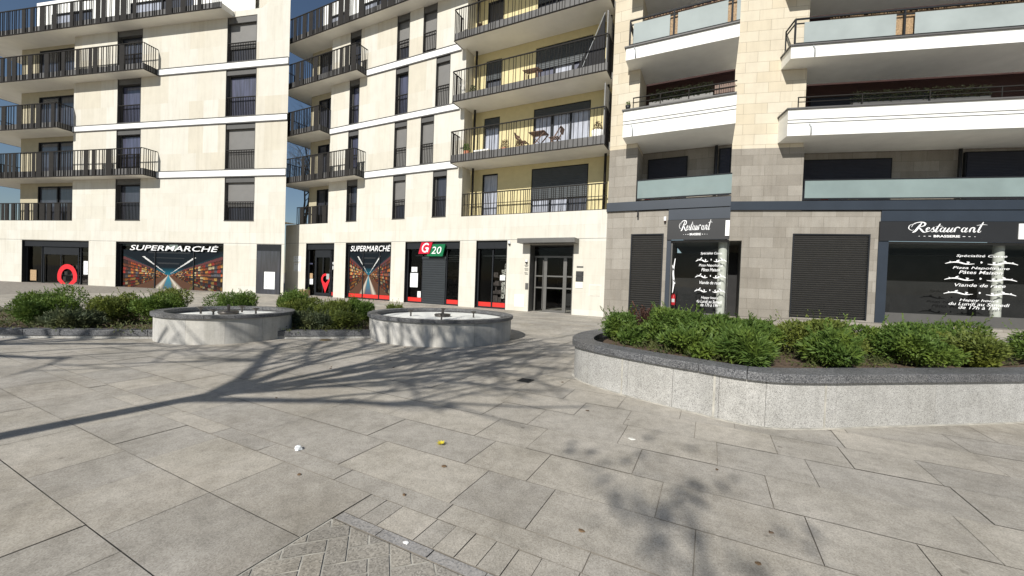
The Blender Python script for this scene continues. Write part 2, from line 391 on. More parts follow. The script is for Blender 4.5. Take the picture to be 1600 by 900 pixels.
def shop_front(b, x0, x1, z1, mull, kicks, shutter=None, r=rnd, door=None, zf=.37, fx=None):
    m = MB(); f = .06; y0, y1 = .19, .27
    m.box(x0+.003, x0+.022, -.008, y0, .01, z1-.003); m.box(x1-.022, x1-.003, -.008, y0, .01, z1-.003)
    m.box(x0+.022, x1-.022, .10, y1, z1-zf, z1-.004)                   # fascia panel above the glass
    m.box(x0+.022, x1-.022, y0, y1, .006, .075)
    for x in [x0+.022+f/2, *mull, x1-.022-f/2]: m.box(x-f/2, x+f/2, y0, y1, .0755, z1-zf-.001)
    s = m.build('shop_window', M['anthracite'], b)
    g = MB(); g.quad((x0+.02,.235,.07), (x1-.02,.235,.07), (x1-.02,.235,z1-zf+.01), (x0+.02,.235,z1-zf+.01)); g.build('pane', M['glass'], s)
    k = MB()
    for a, c in kicks: k.box(a, c, .215, .228, .078, .285)
    k.build('kick_strip', M['red'], s)
    if shutter:
        q = MB(); q.box(shutter[0], shutter[1], .15, .185, .02, 2.28); q.box(shutter[0]-.05, shutter[1]+.05, .12, .186, 2.281, 2.42)
        q.build('roller_shutter', M['garage'], s)
    if door:
        q = MB(); a, c = door
        q.box(a, c, .165, .189, 2.34, 2.80); q.box(a, a+.07, .165, .189, .08, 2.339); q.box(c-.07, c, .165, .189, .08, 2.339)
        mm = (a+c)/2; q.box(mm-.035, mm+.035, .165, .189, .08, 2.339); q.box(a+.071, mm-.036, .168, .186, .08, .2); q.box(mm+.036, c-.071, .168, .186, .08, .2)
        d = q.build('sliding_door', M['anthracite'], s)
    return s

def drape_balcony(b, x0, x1, zt, zb, proj, r, plates=None, pitch=.165, ends='lr', inner=0.0, left_open=False, side_to=None):
    """projecting balcony: pale slab with dark rim, railing along the front and the ends"""
    m = MB(); m.box(x0, x1, -proj, inner, zb, zt-.03); bal = m.build('balcony', M['soffit'], b)
    e = MB(); e.box(x0-.02, x1+.02, -proj-.025, -proj-.002, zb-.005, zt+.02)
    if 'l' in ends: e.box(x0-.022, x0-.002, -proj-.001, 0, zb-.004, zt+.019)
    if 'r' in ends: e.box(x1+.002, x1+.022, -proj-.001, 0, zb-.004, zt+.019)
    e.build('slab_edge', M['slab_edge'], bal)
    g = MB(); bars(g, x0, x1, -proj-.05, zb-.01, zt+1.12, pitch, r, .013, .036, plates)
    if 'l' in ends: bars_side(g, x0-.03, -proj-.05, -.02, zb-.01, zt+1.12, .11)
    if 'r' in ends: bars_side(g, x1+.03, -proj-.05, -.02, zb-.01, zt+1.12, .11)
    g.build('railing', M['bronze'], bal)
    return bal

FL = {1: 4.36, 2: 7.10, 3: 9.89, 4: 12.75, 5: 15.45}      # floor levels
SB = {2: 6.76, 3: 9.59, 4: 12.43, 5: 15.15}               # undersides of the slabs
GF = 3.18

def loggia_window(b, x0, x1, z0, z1, y, leaves, kinds, shutter=None, smat=None):
    m = MB(); t = .05
    m.box(x0, x0+t, y-.01, y+.1, z0, z1); m.box(x1-t, x1, y-.01, y+.1, z0, z1); m.box(x0+t, x1-t, y-.01, y+.1, z1-t, z1); m.box(x0+t, x1-t, y-.01, y+.1, z0, z0+t)
    n = leaves; w = (x1-x0-2*t)/n
    for i in range(1, n): m.box(x0+t+i*w-.045, x0+t+i*w+.045, y+.0, y+.1, z0+t+.001, z1-t-.001)
    o = m.build('window', M['anthracite'], b)
    for i in range(n):
        p = MB(); a = x0+t+i*w; p.quad((a,y+.07,z0+t), (a+w,y+.07,z0+t), (a+w,y+.07,z1-t), (a,y+.07,z1-t)); p.build('pane', M[kinds[i % len(kinds)]], o)
    if shutter:
        s = MB(); s.box(x0+t, x1-t, y-.03, y-.012, z1-t-shutter, z1-t); s.build('shutter', smat or M['shutter_dark'], o)
    return o

def residence(name, root, fx, xl, xr, rich, r, stretch=1.0, right_end=True):
    """the pale stone apartment block. fx turns a facade position of the main block into the local one."""
    b = root; up = M['limestone_upper']; X = fx
    def win_ok(a, c): return c <= xr+.001 and a >= xl
    wins = []
    for fl, lst in ((4, ((-15.40,-14.54,'half'), (-13.64,-12.77,'gap'), (-18.90,-18.05,'open'))), (3, ((-15.41,-14.52,'open_blue'), (-12.74,-11.87,'shut'), (-18.87,-18.08,'open_blue'))),
                    (2, ((-15.39,-14.52,'shut'), (-13.61,-12.76,'shut'), (-18.88,-18.06,'open_blue'))), (1, ((-15.38,-14.50,'half'), (-12.72,-11.86,'open'), (-18.88,-18.04,'open')))):
        for a, c, k in lst:
            if win_ok(a, c): wins.append((fl, a, c, k))
    tops = {1: SB[2], 2: SB[3], 3: SB[4], 4: SB[5]}
    xe = min(xr, -10.95)
    # walls of the four upper floors
    for fl in (1, 2, 3, 4):
        m = MB(); ops = [(X(a), X(c), FL[fl]+.02, tops[fl]) for f, a, c, k in wins if f == fl]
        wall_openings(m, X(-20.41), X(xe), FL[fl], tops[fl]+(.34 if fl < 4 else .3), ops)
        z0, z1 = FL[fl], tops[fl]+(.34 if fl < 4 else .3)
        if xe > -11: m.quad((X(xe),0,z0), (X(xe),.75,z0), (X(xe),.75,z1), (X(xe),0,z1))
        m.quad((X(-20.41),.55,z0), (X(-20.41),0,z0), (X(-20.41),0,z1), (X(-20.41),.55,z1))
        m.build('wall', up if fl > 1 else M['limestone'], b)
    for f, a, c, k in wins: tall_window(b, X(a), X(c), FL[f]+.02, tops[f], k, r)
    # ground floor wall with the shop openings
    shops = [s for s in ((-22.30,-19.79), (-18.83,-15.37), (-14.39,-10.95), (-10.02,-8.36)) if s[1] <= xr]
    ops = [(X(a), X(c), 0, GF) for a, c in shops]
    if rich: ops.append((-7.22, -5.20, 0, 2.97))
    m = MB(); wall_openings(m, X(xl), X(xr), 0, FL[1], ops, depth=.30)
    m.quad((X(xl),0,FL[1]), (X(xr),0,FL[1]), (X(xr),.9,FL[1]), (X(xl),.9,FL[1]))
    m.build('ground_floor_wall', M['limestone'], b)
    m = MB(); m.box(X(xl), X(xr), -.004, .0-.001, GF+.015, GF+.03)
    for a, c in shops: pass
    m.build('wall_joint', M['slab_edge'], b)
    # floor bands
    for fl, a in ((2, -17.5), (3, -20.41), (4, -17.5)):
        e = min(xr, -11.22); m = MB(); m.box(X(a), X(e), -.06, -.002, SB[fl], FL[fl]-.02); bd = m.build('floor_band', M['white_band'], b)
        m = MB(); m.box(X(a), X(e), -.085, -.003, FL[fl]-.019, FL[fl]+.008); m.box(X(a), X(e), -.05, -.003, SB[fl]-.05, SB[fl]-.001); m.build('flashing_and_shade', M['slab_edge'], bd)  # metal flashing on top; the dark bar below stands in for the drop shadow
    # corner loggia on the left
    m = MB(); yb = .55
    lops = []
    for fl in (1, 2, 3, 4): lops.append((X(-22.2), X(-20.7), FL[fl]+.06, FL[fl]+2.2))
    wall_openings(m, X(-22.9), X(-20.41), FL[1], SB[5]+.3, lops, y=yb, depth=.12)
    m.quad((X(-22.9),yb+9,0), (X(-22.9),yb,0), (X(-22.9),yb,SB[5]+.3), (X(-22.9),yb+9,SB[5]+.3))
    m.build('loggia_wall', M['shaded_corner_render'], b)
    for fl in (1, 2, 3, 4): loggia_window(b, X(-22.2), X(-20.7), FL[fl]+.06, FL[fl]+2.2, yb+.02, 2, ['pane_dark'])
    pit = .15 if stretch == 1 else .2
    for fl, xend in ((4, -17.55), (3, -20.43), (2, -17.5)):
        drape_balcony(b, X(-24.1), X(xend), FL[fl], SB[fl], .70, r, .16, pit, 'r', .0)
        m = MB(); m.box(X(-24.1), X(-20.43), .001, .54, SB[fl], FL[fl]-.03); m.box(X(-24.1), X(-22.91), .541, 3.0, SB[fl], FL[fl]-.03); m.build('balcony_slab', M['soffit'], b)
        g = MB(); g.box(X(-24.1)-.03, X(-24.1)-.002, -.7, 3.0, SB[fl]-.005, FL[fl]+.02); bars_side(g, X(-24.1)-.03, -.75, 3.0, SB[fl]-.01, FL[fl]+1.12, .15); g.build('side_railing', M['bronze'], b)
    g = MB(); bars(g, X(-23.3), X(-20.43), .03, FL[1]+.0, FL[1]+1.08, pit, r, .018, .04, .22); g.build('loggia_railing', M['bronze'], b)
    # fifth floor, set back behind its long balcony
    x5 = min(xr-1.6*(stretch > 1), -3.86)
    bal = drape_balcony(b, X(-24.1), X(x5), FL[5], SB[5], .70, r, .14, pit, '', .0)
    m = MB(); m.box(X(-24.1), X(x5), .001, 2.6, SB[5]+.002, FL[5]-.03); m.build('balcony_slab', M['soffit'], b)
    m = MB(); ops = [(X(a), X(a+w), FL[5]+.05, FL[5]+2.3) for a, w in ((-22.4,1.6), (-19.4,2.2), (-15.6,1.4), (-12.8,2.4), (-9.4,1.2), (-7.4,2.2)) if a+w < x5]
    wall_openings(m, X(-23.0), X(x5), FL[5]-.02, 18.6, ops, y=1.3, depth=.15)
    m.quad((X(-23.0),9,FL[5]), (X(-23.0),1.3,FL[5]), (X(-23.0),1.3,18.6), (X(-23.0),9,18.6))
    m.build('attic_wall', M['white_render'], b)
    for o in ops: loggia_window(b, o[0], o[1], o[2], o[3], 1.33, 2, ['curtain', 'pane_dark'])
    return b, shops

# ------------------------------------------------------------------ poster with a shop aisle
def aisle_poster(name, w, h, cell=.024):
    """printed window film: a supermarket aisle in one-point perspective"""
    rr = random.Random(5); nx = int(w/cell); nz = int(h/cell*1.0); mb = MB()
    cx, cz = .46, .44
    cols = [(.42,.10,.035), (.55,.33,.10), (.34,.045,.035), (.20,.075,.04), (.60,.50,.30), (.15,.05,.035), (.07,.04,.035), (.48,.20,.05), (.09,.09,.10)]
    cache = {}
    def at(u, v):
        dx = u-cx; dz = v-cz
        if dz > 0 and abs(dx) < dz*.95+.02:                           # ceiling
            s = max(dz, .02); k = dx/s
            if abs(abs(k)-.62) < .035 and .03 < dz < .42: return (.62,.62,.60)
            if dz > .17 and int(dz*40) % 5 == 0 and abs(k) < .4: return (.03,.033,.036)
            g = max(0, 1-dz/.17); return (.006, .010+.10*g, .014+.15*g)
        if dz <= 0 and abs(dx) < -dz*1.05+.02:                         # floor
            s = max(-dz, .02); k = dx/s; f = min(1, s/.4)
            if abs(k) < .17: return (.02+.05*f,.20-.12*f,.28-.17*f)
            if abs(k) < .48: t = 1-abs(abs(k)-.32)/.16; return (.10+.46*t*(1-.2*f),.075+.44*t*(1-.2*f),.06+.37*t*(1-.2*f))
            return (.085,.042,.026)
        side = 1 if dx > 0 else -1; s = abs(dx)+.012; k = dz/s        # shelves
        dist = 1/s; z = k*5.2+.3; row = math.floor(z); fr = z-row
        if k > .72:
            g = max(0, 1-abs(dx)/.4); return (.10,.035,.035) if k < .86 else (.008,.018+.04*g,.022+.06*g)
        if fr < .25: return (.022,.018,.018)
        key = (side, row, int(math.log(dist)*15))
        if key not in cache:
            c = rr.choice(cols); d = {0:1.25, 1:1.0, -1:.8}.get(row, .42 if row < -1 else .8); cache[key] = tuple(x*d for x in c)
        c = cache[key]; j = rr.uniform(.65,1.3); f = .55 if fr > .8 else 1; return tuple(min(.6, x*j*f*.72) for x in c)
    for i in range(nx):
        for j in range(nz):
            a, c = i/nx*w, (i+1)/nx*w; z0, z1 = j/nz*h, (j+1)/nz*h
            mb.quad((a,0,z0), (c,0,z0), (c,0,z1), (a,0,z1), at((i+.5)/nx, (j+.5)/nz))
    return mb.build(name, M['poster'])

# ================================================================== MAIN APARTMENT BUILDING
main = empty('apartment_building', (0, D, 0))
tag(main, 'cream apartment block in the centre with a supermarket and glazed entrance at street level', 'building')
fx1 = lambda x: x
residence('apartment_building', main, fx1, -24.3, -3.85, True, random.Random(3))
rr = random.Random(11)
shop_box(main, -22.3, -19.79, 0, GF-.37, rr); shop_box(main, -14.39, -10.95, 0, GF-.37, rr); shop_box(main, -10.02, -8.36, 0, GF-.37, rr)
shop_front(main, -22.30, -19.79, GF, [-21.68, -20.22], [(-20.19,-19.85)], door=(-21.6,-20.27))
shop_front(main, -18.83, -15.37, GF, [-17.64, -16.39], [(-18.74,-17.68), (-17.6,-16.43), (-16.35,-15.46)], zf=.10)
shop_front(main, -14.39, -10.95, GF, [-13.36, -11.84], [(-14.3,-13.40), (-11.80,-11.04)], shutter=(-13.31,-11.88))
shop_front(main, -10.02, -8.36, GF, [-9.20], [(-9.93,-9.24), (-9.16,-8.45)])
# main loggia: yellow back wall, four floors of doors
m = MB(); ops = []; lw = []
for fl in (1, 2, 3, 4):
    ops += [(-10.28, -9.40, FL[fl]+.03, FL[fl]+2.15), (-7.62, -4.93, FL[fl]+.03, FL[fl]+2.18)]
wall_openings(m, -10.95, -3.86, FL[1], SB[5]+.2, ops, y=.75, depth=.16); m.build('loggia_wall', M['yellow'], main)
for i, o in enumerate(ops):
    fl = i//2+1; small = i % 2 == 0
    kinds = {1: ['curtain'], 2: ['curtain'], 3: ['pane_blue', 'curtain'], 4: ['pane_dark']}[fl] if not small else [{1: 'curtain', 2: 'curtain', 3: 'pane_dark', 4: 'pane_dark'}[fl]]
    if fl == 1 and not small: kinds = ['curtain', 'curtain', 'pane_dark']
    sh = {(1, False): 1.35, (3, False): .95, (3, True): .9, (2, False): .35, (2, True): .45, (4, False): .8}.get((fl, small))
    loggia_window(main, o[0], o[1], o[2], o[3], .80, 1 if small else 3, kinds, sh)
for fl in (2, 3, 4):
    drape_balcony(main, -11.13, -3.93, FL[fl], SB[fl], .70, random.Random(20+fl), None, .19, 'lr')
    m = MB(); m.box(-10.94, -3.87, .001, .74, SB[fl]+.002, FL[fl]-.03); m.build('balcony_slab', M['soffit'], main)
    for xp in (-9.3, -7.2, -5.2):
        pass
g = MB(); bars(g, -10.92, -3.9, .04, FL[1]+.0, FL[1]+1.10, .15, random.Random(31), .018, .04); g.box(-10.92, -3.9, .03, .05, FL[1]+.55, FL[1]+.575); g.build('loggia_railing', M['bronze'], main)
for x in (-10.62, -4.12):
    g = MB(); g.tube([(x,.42,FL[1]+.01), (x,.42,SB[5]-.01)], [.055,.055], 10); g.build('drainpipe', M['bronze'], main, True)
for fl in (2, 3):
    g = MB(); g.box(-3.99, -3.95, -.68, .70, FL[fl]+.0, FL[fl]+2.05); g.build('privacy_screen', M['screen'], main)
# entrance
m = MB(); m.box(-7.217, -7.19, -.01, .5, .0, 2.95); m.box(-5.23, -5.203, -.01, .5, .0, 2.95); m.box(-7.19, -5.23, .02, .5, 2.93, 2.965)
ed = m.build('entrance', M['entrance'], main)
m = MB(); y0, y1 = .42, .49
for x, w in ((-7.10,.06), (-6.62,.16), (-5.70,.16), (-5.27,.07)): m.box(x-w/2, x+w/2, y0, y1, .02, 2.42)
m.box(-7.19, -5.23, y0, y1, 2.421, 2.50); m.box(-7.19, -5.23, y0+.01, y1, .0, .019)
m.box(-6.72, -6.70, y0-.06, y0-.03, .12, 2.3)
for z in (1.60, 1.08):
    m.box(-7.07, -6.701, y0+.01, y1-.01, z-.03, z+.03); m.box(-6.539, -5.781, y0+.01, y1-.01, z-.03, z+.03); m.box(-5.619, -5.306, y0+.01, y1-.01, z-.03, z+.03)
m.box(-6.54, -5.78, y0+.01, y1-.01, .02, .10)
m.build('entrance_door', M['entrance'], ed)
m = MB(); m.quad((-7.19,.47,.0), (-5.23,.47,0), (-5.23,.47,2.93), (-7.19,.47,2.93)); m.build('pane', M['glass'], ed)
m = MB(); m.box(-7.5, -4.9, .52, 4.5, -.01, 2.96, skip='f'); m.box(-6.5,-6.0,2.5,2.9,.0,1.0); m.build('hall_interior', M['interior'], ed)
m = MB(); m.box(-7.57, -4.98, -.62, -.003, 2.985, 3.185); m.build('canopy', M['entrance'], main, bevel=.008)
# roof and rear of the block
m = MB(); m.box(-23.0, -3.87, 1.6, 9, 18.35, 18.7); m.build('roof', M['slab_edge'], main)

# things fixed to, hung on or standing by the main building
def plate(name, label, cat, root, x0, x1, z0, z1, mat, th=.02, y=-.001, group=None, bevel=.003):
    mb = MB(); mb.box(0, x1-x0, -th, 0, 0, z1-z0); o = mb.build(name, mat, bevel=bevel); put(o, root, x0, y, z0); return tag(o, label, cat, group)
def supermarket_word(root, x0, x1, z0, z1, label, y=.09):
    t = text_obj('supermarket_sign', 'SUPERMARCHÉ', M['white_paint'], x1-x0, z1-z0, .22, .006, .02); put(t, root, x0, y, z0); return tag(t, label, 'sign')
t = supermarket_word(main, -18.60, -15.55, 2.70, 3.09, 'white slanted capitals SUPERMARCHÉ above the aisle picture of the central building', .155)
po = aisle_poster('aisle_poster', 3.24, 2.46); put(po, main, -18.73, .2335, .29); po.location.y = D+.2342
tag(po, 'printed supermarket aisle picture in the wide shop window of the central building', 'poster')
def g20(root, x0, k, label):
    e = empty('shop_sign'); put(e, root, x0, .02, 2.43); tag(e, label, 'sign')
    a = MB(); a.prism([(0,.12), (.70*k,.12), (.89*k,.70), (.19*k,.70)], -.10, 0); a.build('red_panel', M['g_red'], e)
    a = MB(); a.prism([(.53*k,0), (1.51*k,0), (1.66*k,.60), (.885*k,.60), (.715*k,.10), (.56*k,.10)], -.075, 0); a.build('green_panel', M['g_green'], e)
    a = MB(); 
    # the rounded slanted G drawn as one stroke
    stroke(a, [(.66,.57), (.55,.63), (.38,.58), (.27,.42), (.30,.27), (.43,.22), (.56,.27), (.63,.40), (.46,.40)], .075, -.104); a.v = [(x*k, y, z) for x, y, z in a.v]
    n0 = len(a.v); a.poly([(.50*k,-.107,.40), (.67*k,-.107,.41), (.61*k,-.107,.19), (.56*k,-.107,.24)][::-1])
    a.build('letter', M['white_paint'], e)
    t = text_obj('number', '20', M['white_paint'], .62*k, .36, .2, .0, .006); t.parent = e; t.location = (.82*k, -.079, .12)
    return e
g20(main, -13.45, 1, 'red and green slanted G 20 sign above the closed grey roller shutter of the supermarket')
def pin(root, fx, label):
    xa, xb = fx(-21.06), fx(-20.32); w = xb-xa; mb = MB(); n = 28; R0, R1 = w/2, w*.30
    def outer(t): return (w/2+R0*math.cos(t), 1.02+R0*.95*math.sin(t))
    def inner(t): return (w/2+R1*math.cos(t), 1.02+R1*1.0*math.sin(t))
    O = []; 
    for i in range(n+1):
        t = -R(20)+i/n*R(220); O.append(outer(t))
    O = O + [(w/2-.05*w, .30), (w/2, .18), (w/2+.05*w, .30)]
    I = [inner(2*math.pi*i/len(O)-R(20)) for i in range(len(O))]
    # pair outline points with the hole by angle
    for i in range(len(O)):
        j = (i+1) % len(O)
        ai = math.atan2(O[i][1]-1.02, O[i][0]-w/2); aj = math.atan2(O[j][1]-1.02, O[j][0]-w/2)
        p, q = inner(ai), inner(aj)
        mb.quad((O[i][0],0,O[i][1]), (O[j][0],0,O[j][1]), (q[0],0,q[1]), (p[0],0,p[1]))
    o = mb.build('pin_sticker', M['pinred']); put(o, root, xa, .160, 0); return tag(o, label, 'sticker')
pin(main, fx1, 'big red location pin sticker on the supermarket sliding door of the central building')
def notice(root, x0, x1, z0, z1, label, lines=3, mat='paper', y=.205, cat='notice', name='paper_notice', col='print'):
    e = empty(name); put(e, root, x0, y, z0); tag(e, label, cat); w = x1-x0; h = z1-z0
    a = MB(); a.box(0, w, -.004, 0, 0, h); a.build('sheet', M[mat], e)
    if lines:
        a = MB(); rl = random.Random(int((x0+60)*100))
        for i in range(lines):
            z = h*(.82-.68*i/max(1, lines-1)) if lines > 1 else h*.5
            for s in range(3):
                if rl.random() < .75: a.box(w*(.14+.26*s), w*(.14+.26*s+.18), -.006, -.0045, z-.012, z+.012)
        if a.f: a.build('print_lines', M[col], e)
    return e
notice(main, -14.10, -13.72, 1.62, 1.88, 'small square paper notice on the glass left of the G 20 shutter, the upper one', 2)
notice(main, -14.17, -13.66, .82, 1.56, 'large pale notice with handwritten lines on the glass left of the roller shutter', 4)
notice(main, -13.66, -13.44, .30, .62, 'pink and white leaflet at the bottom of the glass beside the roller shutter', 2, col='pinred')
notice(main, -8.79, -8.52, 1.34, 1.58, 'white paper notice in the narrow two-leaf shop window next to the entrance', 2)
notice(main, -20.14, -19.90, 1.62, 1.84, 'white paper notice beside the red pin door, the upper of two', 2)
notice(main, -20.05, -19.83, 1.05, 1.40, 'white paper notice beside the red pin door, the lower of two', 2)
o = MB(); o.lathe([(.001,0), (.09,0), (.09,.006), (.001,.006)], 20); o = o.build('round_sticker', M['paper']); put(o, main, -20.05, .20, 2.0); o.rotation_euler = (R(90), 0, 0); tag(o, 'round white sticker on the glass right of the supermarket sliding door', 'sticker')
notice(main, -22.16, -21.86, .68, 1.02, 'white leaflet low on the glass left of the supermarket sliding door', 0)
notice(main, -22.16, -21.90, 1.04, 1.36, 'yellow leaflet on the glass left of the supermarket sliding door', 0, 'bamboo')
notice(main, -22.2, -21.92, 1.91, 1.99, 'small blue strip sticker on the glass left of the supermarket sliding door', 0, 'pane_blue', cat='sticker', name='strip_sticker')
notice(main, -20.6, -20.36, 1.03, 1.36, 'pale green leaflet on the sliding door behind the red pin', 0, 'frosted', .158)
notice(main, -23.45, -22.72, 2.02, 2.40, 'grey opening hours plate on the cream wall left of the supermarket door, the upper one', 3, y=-.004, cat='sign', name='wall_sign')
notice(main, -23.42, -22.74, 1.45, 1.95, 'white two panel plate on the cream wall left of the supermarket door, lower one', 2, y=-.004, cat='sign', name='wall_sign')
e = empty('cardboard_box'); put(e, main, -22.25, -.42, 0); tag(e, 'brown cardboard box on the pavement beside the supermarket door', 'box')
a = MB(); a.box(0, .5, 0, .36, 0, .36); a.build('carton', M['cardboard'], e); a = MB(); a.box(.0, .5, .17, .19, .3601, .364); a.build('tape', M['paper'], e)
# stacked printed newspapers seen in the narrow window
a = MB(); rr = random.Random(9)
for i in range(18):
    for j in range(34):
        if j > 27 and i < 7: continue
        z = j*.048; x = i*.04; g_ = rr.choice((.05,.12,.3,.5,.62)); a.quad((x,0,z), (x+.04,0,z), (x+.04,0,z+.048), (x,0,z+.048), (g_*1.05, g_, g_*.9))
o = a.build('window_display', M['poster']); put(o, main, -8.62-.28+.14, .31, .49); tag(o, 'black and white printed display standing inside the narrow shop window', 'display')
o.scale = (.55, 1, 1)
# wall plates round the entrance
def camera_dome(root, x, z, label):
    e = empty('wall_camera'); put(e, root, x, -.001, z); tag(e, label, 'security camera')
    a = MB(); a.box(-.05, .05, -.05, 0, .0, .10); a.build('bracket', M['white_frame'], e)
    a = MB(); a.lathe([(.001,-.07), (.045,-.05), (.06,0), (.001,0)], 14, 0, -.06); a.build('dome', M['sign_black'], e, True)
camera_dome(main, -7.35, 2.20, 'dark domed camera on the wall left of the entrance door')
camera_dome(main, -8.24, 3.02, 'small white camera at the top right corner of the narrow shop window')
plate('intercom', 'grey intercom panel on the wall left of the entrance door', 'intercom', main, -7.38, -7.24, .98, 1.26, M['lining'])
e = empty('house_number'); put(e, main, -7.47, -.004, 1.62); tag(e, 'small grey house number lettering on the wall left of the entrance', 'sign')
a = MB()
for i, z in enumerate((.42,.36,.26,.20,.08,.02)): a.box(.02+.03*(i % 2), .20-.03*(i % 3 == 1), -.003, 0, z, z+.028)
a.build('lettering', M['lining'], e)
plate('vent_cover', 'pale grey vent cover low on the wall left of the entrance door', 'vent', main, -7.90, -7.40, .18, .74, M['soffit'], .015)
plate('name_plate', 'narrow grey metal plate on the wall right of the entrance, topmost', 'plaque', main, -5.04, -4.76, 1.99, 2.05, M['lining'])
for z, w in ((1.63,'upper'), (1.41,'lower')):
    e = empty('plaque'); put(e, main, -5.06, -.001, z); tag(e, 'black plaque with pale lines right of the entrance, the %s of two' % w, 'plaque')
    a = MB(); a.box(0, .32, -.02, 0, 0, .205); a.build('board', M['sign_black'], e)
    a = MB(); [a.box(.05, .27-.04*(i % 2), -.0225, -.0205, .045+i*.05, .058+i*.05) for i in range(3)]; a.build('lettering', M['lining'], e)
plate('letter_plate', 'white plate under the two black plaques right of the entrance', 'plaque', main, -5.07, -4.75, 1.13, 1.38, M['column'])
mb_ = MB(); mb_.box(0,.5,-.006,0,0,.48); o = mb_.build('cupboard_frame', M['soffit']); put(o, main, -4.48, -.001, .82); tag(o, 'thin grey frame round the square meter cupboard near the grey stone corner', 'frame')
plate('meter_cupboard', 'cream square meter cupboard door low on the wall near the grey stone corner', 'cupboard', main, -4.46, -4.0, .84, 1.28, M['limestone'], .02)

# balcony furniture
def pot_plant(name, label, root, x, y, z, r0, h, lm, pm, fol, seed, cat='potted plant', n=260, ls=.05):
    e = empty(name); put(e, root, x, y, z); tag(e, label, cat); a = MB(); a.lathe([(.001,0), (r0*.75,0), (r0,h), (r0*.88,h), (r0*.8,h*.8), (.001,h*.8)], 14); a.build('pot', M[pm], e, True)
    a = MB(); q = random.Random(seed)
    for i in range(n):
        t = q.uniform(0, 6.283); rad = fol*math.sqrt(q.random()); zz = h+q.random()*fol*1.5; rad *= (1-.4*(zz-h)/(fol*1.6))
        c = Vector((rad*math.cos(t), rad*math.sin(t), zz)); d = Vector((q.uniform(-1,1), q.uniform(-1,1), q.uniform(-.2,1))).normalized(); s = d.orthogonal().normalized()*ls*.35; d *= ls
        a.quad(c-s, c-d*.2, c+s, c+d)
    a.build('leaves', M[lm], e); return e
z2 = FL[2]-.03; z3 = FL[3]-.03; z4 = FL[4]-.03
pot_plant('potted_plant', 'dark shrub in a pot at the left end of the second floor balcony', main, -10.55, -.30, z2, .16, .3, 'leaf', 'terracotta', .22, 1)
pot_plant('potted_plant', 'brown dried plant in a white box at the right end of the second floor balcony', main, -4.32, -.20, z2, .26, .42, 'leaf_red', 'white_band', .24, 2)
pot_plant('potted_plant', 'russet flowering plant between the narrow door and the wooden table, second floor', main, -8.55, -.2, z2, .2, .22, 'leaf_dry', 'terracotta', .24, 3)
pot_plant('potted_plant', 'small russet plant just left of the wooden table, second floor', main, -7.85, -.2, z2, .15, .2, 'leaf_dry', 'terracotta', .2, 4)
pot_plant('potted_plant', 'small dark red plant on the fourth floor balcony', main, -10.0, -.35, z4, .12, .2, 'leaf_red', 'terracotta', .16, 5)
pot_plant('potted_plant', 'grey green plant on the floor of the third floor balcony near its left end', main, -10.3, -.3, z3, .14, .2, 'leaf_blue', 'lining', .2, 6)
e = empty('bench'); put(e, main, -10.0, .25, z2); tag(e, 'low white bench on the second floor balcony beside the dark shrub', 'bench')
a = MB(); a.box(-.4, .4, -.17, .17, .38, .44); a.build('seat', M['white_band'], e)
for sx in (-.35, .35): a = MB(); a.box(sx-.03, sx+.03, -.14, .14, 0, .379); a.build('leg', M['wood'], e)
e = empty('folding_table'); put(e, main, -6.95, -.1, z2); tag(e, 'brown slatted wooden table on the second floor balcony', 'table')
a = MB(); [a.box(-.36, .36, -.30+i*.1, -.22+i*.1, .70, .725) for i in range(6)]; a.build('tabletop', M['wood'], e)
for sx in (-1, 1): a = MB(); a.obox((sx*.02, -.22, .35), (.34, 0, sx*.34), (0, .015, 0), (-.01, 0, .02)); a.obox((sx*.02, .22, .35), (.34, 0, sx*.34), (0, .015, 0), (-.01, 0, .02)); a.build('leg', M['wood'], e)
for i, (x, rz, nm) in enumerate(((-7.75, 90, 'left'), (-6.2, -90, 'right'))):
    e = empty('folding_chair'); put(e, main, x, -.05, z2); e.rotation_euler = (0, 0, R(rz)); tag(e, 'brown folding wooden chair on the %s of the balcony table' % nm, 'chair', 'folding chairs at the balcony table')
    a = MB(); [a.box(-.2, .2, -.2+k*.1, -.13+k*.1, .43, .45) for k in range(4)]; a.build('seat', M['wood'], e)
    a = MB(); a.obox((0, .30, .72), (.2, 0, 0), (0, .01, 0), (0, .03, .12)); a.build('backrest', M['wood'], e)
    for sx in (-.2, .2): a = MB(); a.obox((sx, .03, .42), (.014, 0, 0), (0, .29, .43), (0, -.02, .014)); a.obox((sx, .0, .22), (.014, 0, 0), (0, .22, -.22), (0, .014, .014)); a.build('leg', M['wood'], e)
e = empty('balcony_table'); put(e, main, -7.3, -.2, z3); tag(e, 'small dark slatted table on the third floor balcony', 'table')
a = MB(); [a.obox((0, -.28+k*.1, .60+k*.02), (.36, 0, 0), (0, .038, .01), (0, 0, .012)) for k in range(6)]; a.build('tabletop', M['wood'], e)
for sx in (-.3, .3): a = MB(); a.box(sx-.02, sx+.02, -.2, -.16, 0, .58); a.box(sx-.02, sx+.02, .14, .18, 0, .62); a.build('leg', M['wood'], e)
e = empty('folded_parasol'); put(e, main, -4.55, -.25, z3); tag(e, 'folded black canvas awning leaning at the right end of the third floor balcony', 'parasol')
a = MB(); a.prism([(-.85,.05), (.42,.08), (.40,.9), (.36,2.2), (.20,1.75), (-.05,1.2), (-.4,.8)], -.08, .06); a.build('canvas', M['cloth_dark'], e)
a = MB(); a.tube([(-.55,-.1,.1), (.38,-.1,2.25)], [.012,.012], 8); a.build('pole', M['duct'], e)
e = empty('drying_rack'); put(e, main, -11.0+.0, -.3, z3); tag(e, 'thin white clothes drying rack at the left end of the third floor balcony', 'drying rack')
